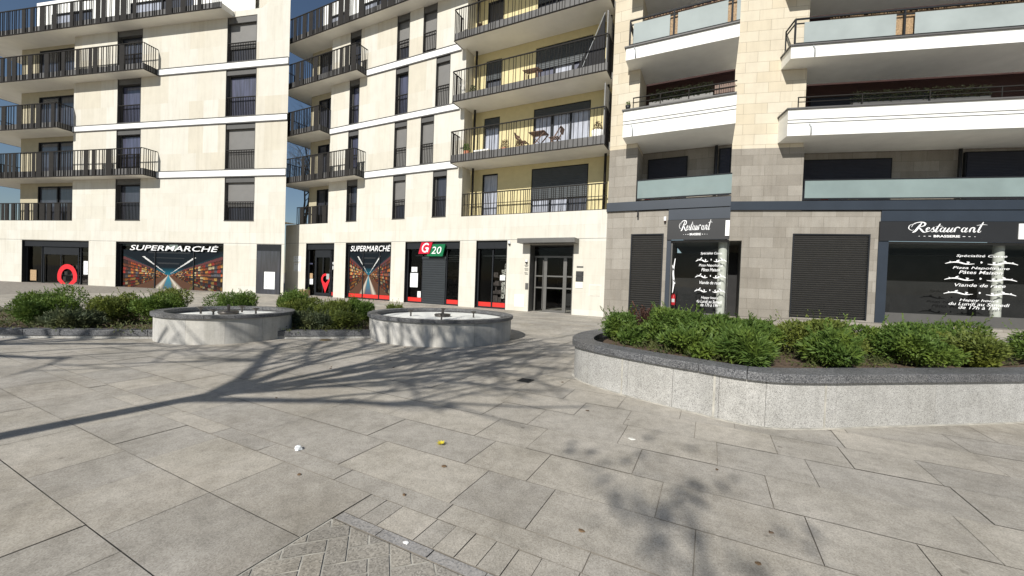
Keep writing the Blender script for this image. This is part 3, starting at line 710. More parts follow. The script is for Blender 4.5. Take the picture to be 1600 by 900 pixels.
a = MB(); [a.tube([(-.0,-.28,.8-.02*k), (.25,.25,.8-.02*k)], [.006,.006], 5) if False else a.tube([(.06*k,-.28,.82), (.06*k,.25,.82)], [.006,.006], 5) for k in range(5)]; a.build('rods', M['white_frame'], e)
for s in (-1, 1): a = MB(); a.tube([(.0,-.25*s,.82), (.25,.2*s,0)], [.008,.008], 5); a.build('leg', M['white_frame'], e)

# ================================================================== RESTAURANT BUILDING
def restaurant(root, fx, xr, r, stretch=1, xl=-3.85):
    b = root; X = fx
    # grey stone piers and street wall
    m = MB(); wall_openings(m, X(xl), X(-1.53), 0, 4.22, [(X(-2.88), X(-1.67), .05, 3.34)], depth=.12)
    m.quad((X(-1.53),0,0), (X(-1.53),.3,0), (X(-1.53),.3,4.22), (X(-1.53),0,4.22)); m.build('stone_wall', M['grey_stone'], b)
    m = MB(); m.box(X(xl), X(-2.76), 0, 1.6, 4.22, 6.72, skip='b'); m.build('stone_pier', M['grey_stone'], b)
    m = MB(); m.box(X(xl), X(-2.78), 0, 1.6, 6.722, 17.5, skip='b'); m.build('pillar', M['limestone_blocks'], b)
    # louvre
    a, c = X(-2.88), X(-1.67); m = MB(); m.box(a, a+.05, -.015, .1, .05, 3.34); m.box(c-.05, c, -.015, .1, .05, 3.34); m.box(a+.05, c-.05, -.015, .1, 3.29, 3.34); m.quad((a,.11,.05), (c,.11,.05), (c,.11,3.34), (a,.11,3.34))
    lv = m.build('louvre', M['anthracite'], b)
    m = MB(); n = 38
    for i in range(n):
        z = .1+i*3.17/n; m.obox(((a+c)/2, .04, z+.035), ((c-a)/2-.052, 0, 0), (0, .032, -.030), (0, .003, .003))
    m.build('louvre_blades', M['lining'], lv)
    # navy fascia bands and sign board
    m = MB(); m.box(X(xl)-.02, X(xr), -.09, -.003, 4.25, 4.60); m.box(X(-1.53), X(xr), -.05, -.004, 3.83, 4.235); m.build('fascia', M['navy'], b, bevel=.006)
    m = MB(); m.box(X(-1.55), X(xr), -.07, -.004, 3.09, 3.822); m.build('sign_board', M['sign_black'], b)
    m = MB(); m.box(X(-1.55), X(-1.40), -.03, .3, 0, 3.088); m.build('shopfront_pier', M['navy'], b)
    # shopfront with the room behind
    xi = X(xr)
    m = MB(); f = X(-1.40)+.0; m.box(f, xi, .10, .16, 3.0, 3.087); m.box(f, xi, .08, .2, .0, .40); m.box(f, f+.05, .10, .16, .401, 2.999)
    sf = m.build('shopfront', M['lining'], b)
    m = MB(); m.quad((f,.13,.4), (xi,.13,.4), (xi,.13,3.0), (f,.13,3.0)); m.build('pane', M['glass'], sf)
    m = MB(); m.box(f+.01, xi+.4, .21, 6, .0, 3.06, skip='fkl'); m.quad((f+.01,3,0), (f+.01,.21,0), (f+.01,.21,3.06), (f+.01,3,3.06)); m.build('dining_room', M['interior_pale'], sf)
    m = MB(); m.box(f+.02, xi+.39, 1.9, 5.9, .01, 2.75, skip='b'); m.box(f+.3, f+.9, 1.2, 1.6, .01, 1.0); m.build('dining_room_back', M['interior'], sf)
    m = MB(); cx = X(.34); m.lathe([(.15,0), (.15,3.05)], 20, cx, .48); m.build('column', M['column'], sf, True)
    # recessed flats behind the balconies
    m = MB(); m.box(X(-2.76), X(xr), 1.4, 1.6, 4.24, 6.90); m.build('recess_wall', M['grey_stone'], b)
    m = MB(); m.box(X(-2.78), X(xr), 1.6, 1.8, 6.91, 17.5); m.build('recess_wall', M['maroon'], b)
    loggia_window(b, X(-2.55), X(-1.03), 4.75, 6.60, 1.33, 1, ['pane_dark'], 1.78, M['shutter_navy'])
    if xr > .4: loggia_window(b, X(.08), X(xr)-.02, 4.75, 6.75, 1.30, 1, ['pane_dark'], 1.8, M['shutter_navy'])
    m = MB(); m.tube([(X(-.02),1.22,4.7), (X(-.02),1.22,6.85)], [.06,.06], 10); m.build('drainpipe', M['sign_black'], b, True)
    for zf in (7.15, 10.05, 12.9):
        loggia_window(b, X(-2.4), X(-.35), zf, zf+2.1, 1.53, 3, ['pane_dark'], .6, M['shutter_navy'])
    # balconies
    for z0, z1 in ((6.89, 7.92), (9.77, 10.27), (12.6, 13.6)):
        x0 = X(-3.2)
        m = MB(); m.box(x0, X(xr), -.80, -.70, z0, z1-.05); m.box(x0, x0+.1, -.699, 0-.002, z0, z1-.05); m.box(x0+.1, X(xr), -.699, 1.38, z0, z0+.2)
        bal = m.build('balcony', M['white_render'], b)
        m = MB(); m.box(x0-.05, X(xr), -.86, -.66, z1-.049, z1); m.box(x0-.05, x0+.14, -.659, -.002, z1-.048, z1-.001); m.build('coping', M['slab_edge'], bal)
        if z1-z0 > .8:
            m = MB(); [m.box(x0-.006, X(xr), -.812, -.7995, z, z+.022) for z in (z0+.46, z0+.58)]; m.build('groove_strip', M['slab_edge'], bal)
        m = MB(); sx = x0+.36*stretch; m.tube([(sx-.06,-.82,z0+.42), (sx,-.83,z0+.30), (sx,-.83,z0+.02)], [.022]*3, 8); m.build('overflow_pipe', M['duct'], bal, True)
        g = MB(); L = X(xr)-x0
        if z1-z0 < .8:      # framed panels of frosted glass
            zt = z1+.98; n = 2 if stretch == 1 else 2; xs = [x0+.12, X(-1.55), X(.28)] if xr < 1 else [x0+.12, X(-1.55), X(.28), X(xr)-.1]
            g.box(x0+.1, X(xr), -.795, -.745, zt-.05, zt); g.box(x0+.1, X(xr), -.785, -.755, zt-.21, zt-.17); g.box(x0+.1, X(xr), -.80, -.74, z1+.0005, z1+.07)
            for x in xs: g.box(x-.03, x+.03, -.79, -.75, z1+.071, zt-.051)
            g.box(x0+.09, x0+.13, -.745, -.01, zt-.048, zt-.001); g.box(x0+.09, x0+.13, -.745, -.01, zt-.21, zt-.171); g.box(x0+.09, x0+.13, -.04, -.01, z1+.01, zt-.05)
            rl = g.build('railing', M['anthracite'], bal)
            for i in range(len(xs)-1):
                m = MB(); m.box(xs[i]+.13*stretch, xs[i+1]-.13*stretch, -.815, -.803, z1+.06, zt-.18); m.build('glass_panel', M['frosted'], rl)
            if xr < 1: m = MB(); m.box(xs[-1]+.13*stretch, X(xr), -.815, -.803, z1+.06, zt-.18); m.build('glass_panel', M['frosted'], rl)
        else:
            zt = z1+.42
            g.box(x0+.32, X(xr), -.78, -.74, zt-.03, zt); g.box(x0+.32, X(xr), -.775, -.745, zt-.20, zt-.18)
            x = x0+.34
            while x < X(xr): g.box(x-.015, x+.015, -.775, -.745, z1+.0005, zt-.031); x += .95*stretch
            g.build('railing', M['bronze'], bal)
    # green glass guard of the first floor
    m = MB(); m.box(X(-2.74), X(xr), -.02, .02, 4.68, 4.725); m.box(X(-2.74), X(xr), -.025, .025, 5.405, 5.44); m.box(X(-2.74), X(-2.74)+.03, -.02, .02, 4.726, 5.404); gr = m.build('guard_rail', M['anthracite'], b)
    m = MB(); m.box(X(-2.74)+.031, X(xr), -.008, .004, 4.726, 5.404); m.build('glass_panel', M['frosted_green'], gr)
    m = MB(); m.quad((X(-2.76),.02,4.66), (X(xr),.02,4.66), (X(xr),1.4,4.66), (X(-2.76),1.4,4.66)); m.build('balcony_floor', M['soffit'], b)
    m = MB(); m.box(X(-2.7), X(xr), 1.81, 8, 16.9, 17.5); m.quad((X(xr),1.8,0), (X(xr),8,0), (X(xr),8,17.4), (X(xr),1.8,17.4)); m.quad((X(xr),.0,0), (X(xr),.3,0), (X(xr),.3,3.06), (X(xr),0,3.06)); m.build('side_wall', M['white_render'], b)

def restaurant_sign(root, x0, z0, k, h, label):
    """the word Restaurant in brush script with BRASSERIE below"""
    mb = MB(); W = 1.10
    # capital R with its loops
    stroke(mb, [(.13,.30,.3), (.02,.24,.6), (.0,.12,.9), (.06,.05,.5), (.10,.08,.2)], .022)
    stroke(mb, [(.05,.17,.2), (.10,.30,.6), (.22,.355,.9), (.31,.32,1.2), (.30,.23,1), (.20,.17,.5), (.17,.165,.3)], .030)
    stroke(mb, [(.25,.33,.5), (.19,.18,1.2), (.13,.03,1.3), (.075,-.03,.6)], .036)
    stroke(mb, [(.19,.17,.5), (.24,.08,1.2), (.29,-.01,1), (.36,.0,.3)], .034)
    y0 = 0
    def down(x, h0=.16, lean=.05, w=.030): stroke(mb, [(x+lean,h0,.6), (x+lean*.4,h0*.5,1.1), (x,.02,1), (x+.03,.0,.5), (x+.055,.05,.3)], w)
    def bowl(x): stroke(mb, [(x+.085,.13,.5), (x+.05,.16,.6), (x+.01,.08,1.1), (x+.02,.01,.9), (x+.06,.03,.5), (x+.09,.14,.4)], .026)
    stroke(mb, [(.33,.06,.3), (.40,.12,.6), (.385,.165,.6), (.345,.10,1.1), (.36,.01,.9), (.43,.05,.3)], .028)         # e
    stroke(mb, [(.42,.05,.3), (.485,.175,.6), (.475,.10,.9), (.50,.04,1.1), (.455,.0,.6), (.43,.03,.3)], .028)             # s
    down(.52, .30, .085); stroke(mb, [(.515,.19,.4), (.60,.215,.8), (.66,.20,.3)], .018)                                  # t
    bowl(.60); down(.665)                                                                                             # a
    down(.735); down(.80)                                                                                               # u
    stroke(mb, [(.905,.165,.5), (.885,.09,1.2), (.875,.0,.9)], .030); stroke(mb, [(.89,.10,.4), (.925,.17,1), (.965,.165,1.1), (.975,.135,.6)], .026)   # r
    bowl(1.005); down(1.07)                                                                                             # a
    stroke(mb, [(1.195,.165,.5), (1.17,.08,1.2), (1.16,.0,.9)], .028); stroke(mb, [(1.175,.09,.3), (1.215,.165,.9), (1.25,.14,1.1), (1.235,.03,1.1), (1.255,.0,.8), (1.285,.05,.3)], .028)   # n
    down(1.32, .36, .09); stroke(mb, [(1.29,.235,.4), (1.39,.275,.9), (1.49,.26,.2)], .020)                              # t
    s = k*W/1.49
    mb.v = [(x*s, 0, z*h) for x, y, z in mb.v]
    e = empty('restaurant_sign'); put(e, root, x0, -.074, z0); tag(e, label, 'sign'); o = mb.build('script_lettering', M['white_paint'], e); o.location = (0, 0, .20*h)
    t = text_obj('lettering', 'BRASSERIE', M['white_paint'], .37*k, .085*h, 0, .03, .003); t.parent = e; t.location = (.36*k, 0, .0)
    m = MB()
    for i in range(3):
        for sx in (-1, 1):
            xx = .545*k+sx*(.24+.075*i)*k; ww = (.018-.004*i)*k; m.box(xx-ww, xx+ww, -.002, 0, .03*h, .03*h+.02-.004*i)
    m.build('dashes', M['white_paint'], e)
    return e
def menu_lettering(root, xc, zc, k, label, y=.095):
    e = empty('menu_lettering'); put(e, root, xc, y, 0); tag(e, label, 'lettering')
    LN = [('Spécialité Corse', 2.56, .70), ('Pizza Napolitaine', 2.12, .78), ('Pâtes Maison', 1.97, .60), ('Viande de race', 1.50, .70), ('Happy hours', .94, .54), ('du Lundi au Samedi', .81, .84), ('de 17h à 19h', .68, .56)]
    for s, z, w in LN:
        t = text_obj('text_line', s, M['white_paint'], w*k, .115, .25, .004, .002); t.parent = e; t.location = (-w*k/2, 0, z-.03)
    for z in (2.33, 1.74, 1.22):
        m = MB()
        for sx in (-1, 1):
            stroke(m, [(sx*.09,-.02,.4), (sx*.2,-.035,1), (sx*.32,.03,1.3), (sx*.42,.02,1), (sx*.50,-.03,.4)], .035)
            stroke(m, [(sx*.30,.02,1), (sx*.33,.075,.9), (sx*.30,.11,.5)], .035); stroke(m, [(sx*.2,-.03,1), (sx*.17,.03,.9), (sx*.2,.05,.5)], .03); stroke(m, [(sx*.40,.02,1), (sx*.44,.06,.5)], .026)
        stroke(m, [(0,.0,.3), (.006,.035,1), (0,.07,.3)], .03)
        m.v = [(x*k, yy, zz) for x, yy, zz in m.v]; o = m.build('twig_ornament', M['white_paint'], e); o.location = (0, 0, z)
    return e

resto = empty('restaurant_building', (0, D, 0))
tag(resto, 'grey stone restaurant building with white balconies, directly right of the central cream block', 'building')
restaurant(resto, fx1, .52, random.Random(41))
restaurant_sign(resto, -1.13, 3.24, 1.0, 1.0, 'white brush script sign Restaurant Brasserie on the black board beside the small box camera')
menu_lettering(resto, -.03, 0, 1.0, 'white menu lettering with twig ornaments on the narrower restaurant window, by the white column')
plate('white_sign', 'white rectangular sign at the right edge of the restaurant sign board', 'sign', resto, .38, .51, 3.2, 3.75, M['white_band'], .03, -.074)
e = empty('wall_camera'); put(e, resto, -1.64, -.004, 3.78); tag(e, 'small white box camera on the grey stone beside the Restaurant sign', 'security camera')
a = MB(); a.box(-.04, .04, -.12, 0, .03, .18); a.build('housing', M['white_frame'], e); a = MB(); a.tube([(0,-.06,.03), (0,-.09,-.03)], [.035,.03], 10); a.build('lens', M['maroon'], e)
e = empty('wall_spotlight'); put(e, resto, -2.64, -.10, 4.04); tag(e, 'dark bracket lamp under the navy fascia above the louvre', 'lamp')
a = MB(); a.tube([(0,0,.20), (0,0,.0)], [.025,.03], 8); a.build('arm', M['sign_black'], e); a = MB(); a.tube([(0,.0,.0), (0,-.05,-.05)], [.035,.03], 8); a.build('head', M['sign_black'], e)
# white leaf stickers and a fire extinguisher inside the restaurant
e = empty('fire_extinguisher'); put(e, resto, -1.27, .42, .62); tag(e, 'red fire extinguisher just inside the restaurant window', 'fire extinguisher')
a = MB(); a.lathe([(.001,0), (.07,0), (.075,.03), (.075,.36), (.03,.44), (.001,.45)], 16); a.build('cylinder', M['pinred'], e, True); a = MB(); a.lathe([(.025,.451), (.03,.5), (.001,.52)], 10); a.build('valve', M['sign_black'], e); a = MB(); a.box(-.05, .05, -.080, -.072, .12, .25); a.build('label_plate', M['paper'], e)
e = empty('leaf_sticker'); put(e, resto, -1.29, .125, 1.1); tag(e, 'white leafy twig sticker running up the left edge of the restaurant window', 'sticker')
a = MB(); stroke(a, [(0,0,.4), (.03,.4,1.2), (.0,.8,1), (.05,1.3,.5)], .05); stroke(a, [(.02,.5,1), (.08,.35,.6)], .04); stroke(a, [(.01,.85,1), (-.04,1.05,.5)], .04); a.build('twig', M['white_paint'], e)
# things on the restaurant balconies
def box_planter(label, root, x, y, z, w, seed, lm='leaf', n=700, hgt=.34):
    e = empty('railing_planter'); put(e, root, x, y, z); tag(e, label, 'planter'); a = MB(); a.box(0, w, -.09, .09, 0, .16); a.build('trough', M['lining'], e)
    q = random.Random(seed); a = MB()
    for i in range(n):
        c = Vector((q.uniform(0,w), q.uniform(-.12,.12), .14+hgt*q.random()**1.3)); d = Vector((q.uniform(-1,1), q.uniform(-1,1), q.uniform(-.4,1))).normalized(); s = d.orthogonal().normalized()*.018; d *= .06
        a.quad(c-s, c-d*.2, c+s, c+d)
    a.build('leaves', M[lm], e); return e
box_planter('dark trailing plants in a trough along the low railing of the restaurant building, second floor', resto, -2.3, -.62, 7.93, 2.1, 51, 'leaf_dark', 1700, .42)
pot_plant('potted_plant', 'small dark pot plant on the left end of the restaurant building white parapet', resto, -3.05, -.76, 7.92, .10, .16, 'leaf', 'sign_black', .10, 52, n=90, ls=.04)
def bamboo_screen(label, root, x0, x1, z0, z1, y=-.68):
    e = MB(); q = random.Random(int(x0*10)); x = 0
    while x < x1-x0: w = q.uniform(.016,.026); e.box(x, x+w*.86, -q.uniform(.004,.012), .004, 0, z1-z0+q.uniform(-.05,.03)); x += w
    o = e.build('bamboo_screen', M['bamboo']); put(o, root, x0, y, z0); return tag(o, label, 'screen')
bamboo_screen('brown bamboo screen behind the frosted glass panels, third floor of the restaurant building', resto, -2.6, .50, 10.28, 11.22)
e = MB(); [e.box(i*.07, i*.07+.055, 0, .02, 0, .42) for i in range(9)]; e.box(0, .63, .021, .04, .05, .09); e.box(0, .63, .021, .04, .32, .36); o = e.build('wood_screen', M['wood']); put(o, resto, -.15, -.60, 7.94); tag(o, 'brown slatted wooden panel behind the low railing of the restaurant building', 'screen')
for x, z, s, mt, lb in ((-2.35, 0, .13, 'pinred', 'red pot behind the green glass guard of the restaurant building'), (-1.95, 0, .20, 'white_band', 'white storage pot behind the green glass guard, left of the stacked one'), (-1.35, 0, .20, 'white_band', 'white storage pot behind the green glass guard, rightmost'), (-1.68, 0, .12, 'column', 'small cream pot between the two white pots behind the green glass')):
    e = empty('storage_pot'); put(e, resto, x, .22, 4.662); tag(e, lb, 'pot'); a = MB(); h = .2 if s < .15 else .52; a.lathe([(.001,0), (s*.85,0), (s,h*.9), (s*.9,h*.9), (s*.85,h*.7), (.001,h*.7)], 16); a.build('body', M[mt], e, True)
    a = MB(); a.lathe([(s*.9,h*.91), (s*1.06,h*.93), (s*1.06,h), (s*.9,h)], 16, closed=True); a.build('rim', M[mt], e)

# ================================================================== THE NEIGHBOURS LEFT AND RIGHT
K = 2.1665; RZ = math.atan2(.25399, .96721)
LS = 1.165
lft = empty('apartment_building', (-19.018*LS, 13.118*LS, 16/12-(16/12+.40)*LS), RZ); lft.scale = (LS, LS, LS)
tag(lft, 'cream apartment block at the far left with broad bays and its own supermarket front', 'building')
fxL = lambda x: (x+13.28)*K
residence('apartment_building', lft, fxL, -23.9, -13.62, False, random.Random(61), K)
rr = random.Random(13)
shop_box(lft, fxL(-22.3), fxL(-19.79), 0, GF-.37, rr)
shop_front(lft, fxL(-22.30), fxL(-19.79), GF, [fxL(-21.68), fxL(-20.22)], [(fxL(-20.19), fxL(-19.85))], door=(fxL(-21.6), fxL(-20.27)))
shop_front(lft, fxL(-18.83), fxL(-15.37), GF, [fxL(-17.64), fxL(-16.39)], [(fxL(-18.74),fxL(-17.68)), (fxL(-17.6),fxL(-16.43)), (fxL(-16.35),fxL(-15.46))], zf=.10)
# last bay at the corner: dark window panel with papers
m = MB(); a, c = fxL(-14.39), fxL(-13.70); m.box(a, c, -.02, -.004, .08, GF); cw = m.build('shop_window', M['anthracite'], lft); m = MB(); m.box(a+.05, c-.05, -.03, -.021, .30, GF-.35); m.build('pane', M['pane_dark'], cw); m = MB(); m.box(a+.05, c-.05, -.031, -.0215, .09, .29); m.build('kick_strip', M['red'], cw)
# sharp corner wall and rear
def wp(px, py):   # world ground point -> local of the left block
    dx = px/LS+19.018; dy = py/LS-13.118; return (dx*math.cos(RZ)+dy*math.sin(RZ), -dx*math.sin(RZ)+dy*math.cos(RZ))
xc = fxL(-13.62); p0 = (xc, 0.0); ex, ey = wp((-19.018+xc*math.cos(RZ))*LS-20, (13.118+xc*math.sin(RZ))*LS+3.2)
m = MB(); m.quad((xc,0,0), (ex,ey,0), (ex,ey,18.6), (xc,0,18.6)); m.build('end_wall', M['limestone_upper'], lft)
m = MB(); m.poly([(xc-.1,.3,18.3), (ex,ey-.1,18.3), (fxL(-22.9),ey,18.3), (fxL(-22.9),1.5,18.3)]); m.build('roof', M['slab_edge'], lft)
supermarket_word(lft, fxL(-18.45), fxL(-15.6), 2.72, 3.09, 'white slanted capitals SUPERMARCHÉ on the black fascia of the far left building', .155)
po = aisle_poster('aisle_poster', 3.30*K, 2.46, .04); put(po, lft, fxL(-18.73), .2342, .29)
tag(po, 'wide printed supermarket aisle picture in the window of the far left building', 'poster')
pin(lft, fxL, 'big red location pin sticker on the shop door of the far left building')
notice(lft, fxL(-22.14), fxL(-21.9), .7, 1.36, 'yellow leaflet on the glass of the far left shop door', 0, 'bamboo')
notice(lft, fxL(-20.12), fxL(-19.9), 1.2, 2.0, 'white notice beside the shop door of the far left building', 3)
notice(lft, fxL(-14.15), fxL(-13.85), .85, 1.75, 'large pale notice on the dark corner window of the far left building', 4, y=-.034)

rgt = empty('restaurant_building', (.641, 18.281, .25), RZ)
tag(rgt, 'set back grey stone building at the far right with long white balconies', 'building')
fxR = lambda x: (x+3.91)*K
restaurant(rgt, fxR, 2.9, random.Random(71), K, xl=-4.0)
m = MB(); m.box(fxR(-4.02), fxR(2.9), -.6, 6, -.25, -.002); m.build('plinth', M['grey_stone'], rgt)
m = MB(); m.quad((fxR(-4.0),0,0), (fxR(-4.0),8,0), (fxR(-4.0),8,17.4), (fxR(-4.0),0,17.4)); m.build('side_wall', M['white_render'], rgt)
restaurant_sign(rgt, fxR(-1.13), 3.24, K, 1.0, 'wide white brush script sign Restaurant Brasserie on the black board of the far right building')
menu_lettering(rgt, fxR(-.03), 0, K, 'wide white menu lettering with twig ornaments on the window of the far right building')
plate('white_sign', 'white rectangular sign near the end of the black board of the far right building', 'sign', rgt, fxR(.38), fxR(.56), 3.2, 3.75, M['white_band'], .03, -.074)
box_planter('dark trailing plants along the low railing of the far right building', rgt, fxR(-2.2), -.58, 7.93, 1.9*K, 53, 'leaf_dark', 3200, .42)
bamboo_screen('brown bamboo screen behind the frosted glass panels of the far right building', rgt, fxR(-2.6), fxR(2.8), 10.28, 11.22)
for x, mt, s, lb in ((-2.35, 'pinred', .14, 'red pot behind the glass guard of the far right building'), (-1.9, 'white_band', .2, 'white pot behind the glass guard of the far right building')):
    e = empty('storage_pot'); put(e, rgt, fxR(x), .22, 4.662); tag(e, lb, 'pot'); a = MB(); h = .2 if s < .15 else .5; a.lathe([(.001,0), (s*.85,0), (s,h), (s*.9,h), (s*.85,h*.7), (.001,h*.7)], 16); a.build('body', M[mt], e, True)

# ================================================================== GROUND
m = MB(); m.quad((-900,-900,-.007), (900,-900,-.007), (900,900,-.007), (-900,900,-.007)); tag(m.build('ground', M['joint_sand']), kind='structure')
pr = random.Random(17)
m = MB()
def slab(mb, x0, x1, y0, y1, g=.0027, z=0):
    dz = pr.uniform(-.0015,.0015); mb.v  # tiny level differences between slabs
    t = [pr.uniform(-.001,.001) for _ in range(4)]
    mb.quad((x0+g,y0+g,z+dz+t[0]), (x1-g,y0+g,z+dz+t[1]), (x1-g,y1-g,z+dz+t[2]), (x0+g,y1-g,z+dz+t[3]))
rows = [1.77, 1.93, 2.40, 2.87, 3.355, 3.85, 4.32]
while rows[-1] < 20.5: rows.append(rows[-1]+.475)
fixed = {1.93: [-3.3, -2.29, -1.335, -.84, -.02, .8], 2.40: [-2.51, -1.54, -1.05, -.235, .55], 2.87: [-3.31, -2.75, -1.755, -1.27, -.445, .4], 3.355: [-1.975, -1.48, -.65, .1]}
for i in range(len(rows)-1):
    y0, y1 = rows[i], rows[i+1]; cuts = fixed.get(y0, None); X0, X1 = -26-.0, 12
    if cuts is None: cuts = [pr.uniform(-1,0)]
    cuts = list(cuts)
    while cuts[0] > X0: cuts.insert(0, cuts[0]-pr.choice((.49,.62,.83,.97)))
    while cuts[-1] < X1: cuts.append(cuts[-1]+pr.choice((.49,.62,.83,.97)))
    for a, c in zip(cuts, cuts[1:]): slab(m, a, c, y0, y1)
x = -1.798
while x < 12:                                   # narrow border course beside the setts
    w = pr.choice((.125,.125,.19,.25)); slab(m, x, x+w, 1.562, 1.77, .0024); x += w
yy = 1.77
while yy > -3:                                   # slabs left of the herringbone field
    x = -1.80
    while x > -14: w = pr.choice((.4,.49,.62,.83)); slab(m, x-w, x, yy-.47, yy, .0022); x -= w
    yy -= .47
tag(m.build('plaza_paving', M['paving']), kind='structure')
m = MB(); x = -1.79
while x < 12: w = pr.uniform(.28,.34); slab(m, x, x+w, 1.492, 1.560); x += w
tag(m.build('paving_strip', M['paving_strip']), kind='structure')
m = MB(); m.quad((-1.815,-3,-.0035), (8,-3,-.0035), (8,1.488,-.0035), (-1.815,1.488,-.0035)); tag(m.build('paving_bed', M['mortar']), kind='structure')
# herringbone setts, clipped to their field
def clip(poly, ax, lim, keep_less):
    out = []
    for i in range(len(poly)):
        p, q = poly[i], poly[(i+1) % len(poly)]; ip = (p[ax] <= lim) == keep_less; iq = (q[ax] <= lim) == keep_less
        if ip: out.append(p)
        if ip != iq: t = (lim-p[ax])/(q[ax]-p[ax]); out.append(tuple(p[k]+t*(q[k]-p[k]) for k in range(2)))
    return out
m = MB(); s = .098; ca = math.cos(R(45)); g = .0035
for i in range(-40, 41):
    for j in range(-40, 41):
        k = (i-j) % 4
        if k == 0: rect = (i*s, j*s, (i+2)*s, (j+1)*s)
        elif k == 3: rect = (i*s, (j-0)*s, (i+1)*s, (j+2)*s)
        else: continue
        gg = g+pr.uniform(0,.003); x0, y0, x1, y1 = rect; P = []
        for px, py in ((x0+gg,y0+gg), (x1-gg,y0+gg), (x1-gg,y1-gg), (x0+gg,y1-gg)): P.append((px*ca-py*ca+.2, px*ca+py*ca+.6))
        for ax, lim, kl in ((0,-1.79,False), (1,1.486,True), (0,4.5,True), (1,-1.5,False)):
            if P: P = clip(P, ax, lim, kl)
        if len(P) > 2: dz = pr.uniform(-.0015,.0015); m.poly([(px,py,dz) for px, py in P])
tag(m.build('herringbone_paving', M['paving_small']), kind='structure')

# ================================================================== FOUNTAINS AND PLANTERS
def ring_wall(mb, r0, r1, z0, z1, n, cx=0, cy=0, seg=None, gap=0):
    """a round wall of separate curved blocks"""
    seg = seg or n
    for s_ in range(seg):
        a0 = 2*math.pi*s_/seg+gap; a1 = 2*math.pi*(s_+1)/seg-gap; kk = max(2, n//seg); base = len(mb.v)
        for k in range(kk+1):
            a = a0+(a1-a0)*k/kk; c, si = math.cos(a), math.sin(a)
            mb.v += [(cx+r1*c,cy+r1*si,z0), (cx+r1*c,cy+r1*si,z1), (cx+r0*c,cy+r0*si,z1), (cx+r0*c,cy+r0*si,z0)]
        for k in range(kk):
            i = base+4*k; j = i+4
            for q in range(4): q2 = (q+1) % 4; mb.f.append((i+q, j+q, j+q2, i+q2)); mb.c.append(None)
        mb.f.append((base, base+1, base+2, base+3)); mb.c.append(None); e = base+4*kk; mb.f.append((e+3, e+2, e+1, e)); mb.c.append(None)
def fountain(x, y, r0, label, water=True):
    e = empty('fountain', (x, y, 0)); tag(e, label, 'fountain')
    a = MB(); ring_wall(a, r0-.12, r0, -.02, .458, 96, seg=12, gap=.0012); a.build('wall', M['basin_wall'], e)
    a = MB(); ring_wall(a, r0-.15, r0+.045, .459, .525, 96, seg=16, gap=.0009); a.build('coping', M['coping'], e, bevel=.006)
    a = MB(); a.lathe([(r0-.121,.458), (r0-.125,.41)], 64); a.build('basin_side', M['coping'], e, True)
    a = MB(); a.lathe([(r0-.125,.425), (.001,.45)], 64); a.build('basin_floor', M['basin'], e, True)
    a = MB(); a.lathe([(.001,.42), (.16,.42), (.19,.49), (.17,.51), (.03,.51), (.025,.64), (.001,.64)], 20); a.build('centre_nozzle', M['bronze_nozzle'], e, True)
    for k in range(4):
        t = R(35+90*k); px, py = .72*r0/1.6*math.cos(t), .72*r0/1.6*math.sin(t); a = MB()
        a.tube([(px,py,.41), (px,py,.53)], [.022,.016], 8); a.lathe([(.015,.525), (.075,.575), (.085,.58), (.02,.545)], 10, px, py); a.build('nozzle', M['bronze_nozzle'], e)
    return e
fountain(-5.55, 7.49, 1.60, 'large round dry fountain with pale stone wall in the middle of the plaza')
fountain(-8.82, 4.63, 1.15, 'smaller round dry fountain at the left, in front of the kerbed hedge bed')

def catmull(pts, n=8, closed=True):
    P = [Vector(p) for p in pts]; out = []; L = len(P)
    for i in range(L if closed else L-1):
        g = (lambda k: P[k % L]) if closed else (lambda k: P[min(max(k,0),L-1)])
        p0, p1, p2, p3 = g(i-1), g(i), g(i+1), g(i+2)
        for k in range(n):
            t = k/n; out.append(.5*((2*p1)+(p2-p0)*t+(2*p0-5*p1+4*p2-p3)*t*t+(3*p1-p0-3*p2+p3)*t**3))
    if not closed: out.append(P[-1])
    return out
def normals(P, closed=True):
    out = []; L = len(P)
    for i in range(L):
        a = P[(i-1) % L] if closed or i > 0 else P[i]; b = P[(i+1) % L] if closed or i < L-1 else P[i]
        t = (b-a).normalized(); out.append(Vector((t.y, -t.x)))
    return out
def strip_wall(mb, P, Nn, o0, o1, z0, z1, closed=True, block=None, gap=.003):
    """wall following outline P, between offsets o0 (outer) and o1 (inner), cut into blocks"""
    L = len(P); n = L if closed else L-1; block = block or n
    i = 0
    while i < n:
        j = min(i+block, n); base = len(mb.v)
        for k in range(i, j+1):
            p, q = P[k % L], Nn[k % L]
            sh = Vector((0,0))
            if k == i: sh = (P[(k+1) % L]-P[k % L]).normalized()*gap
            if k == j: sh = (P[(k-1) % L]-P[k % L]).normalized()*gap
            a = p+q*o0+sh; b = p+q*o1+sh; mb.v += [(a.x,a.y,z0), (a.x,a.y,z1), (b.x,b.y,z1), (b.x,b.y,z0)]
        for k in range(j-i):
            s0 = base+4*k; s1 = s0+4
            for q in range(4): q2 = (q+1) % 4; mb.f.append((s0+q, s0+q2, s1+q2, s1+q)); mb.c.append(None)
        mb.f.append((base+3, base+2, base+1, base)); mb.c.append(None); e_ = base+4*(j-i); mb.f.append((e_, e_+1, e_+2, e_+3)); mb.c.append(None)
        i = j
out = [(-1.83,6.25), (-1.78,5.72), (-1.61,5.33), (-1.3,5.09), (-.85,4.88), (-.47,4.74), (-.07,4.63), (.21,4.54), (.52,4.53), (.95,4.76), (1.6,5.24), (2.4,5.82), (3.3,6.5), (4.3,7.3), (5.3,8.2), (5.2,9.4), (4.0,9.2), (2.8,8.5), (1.6,7.9), (.4,7.75), (-.6,7.75), (-1.4,7.35), (-1.75,6.8)]
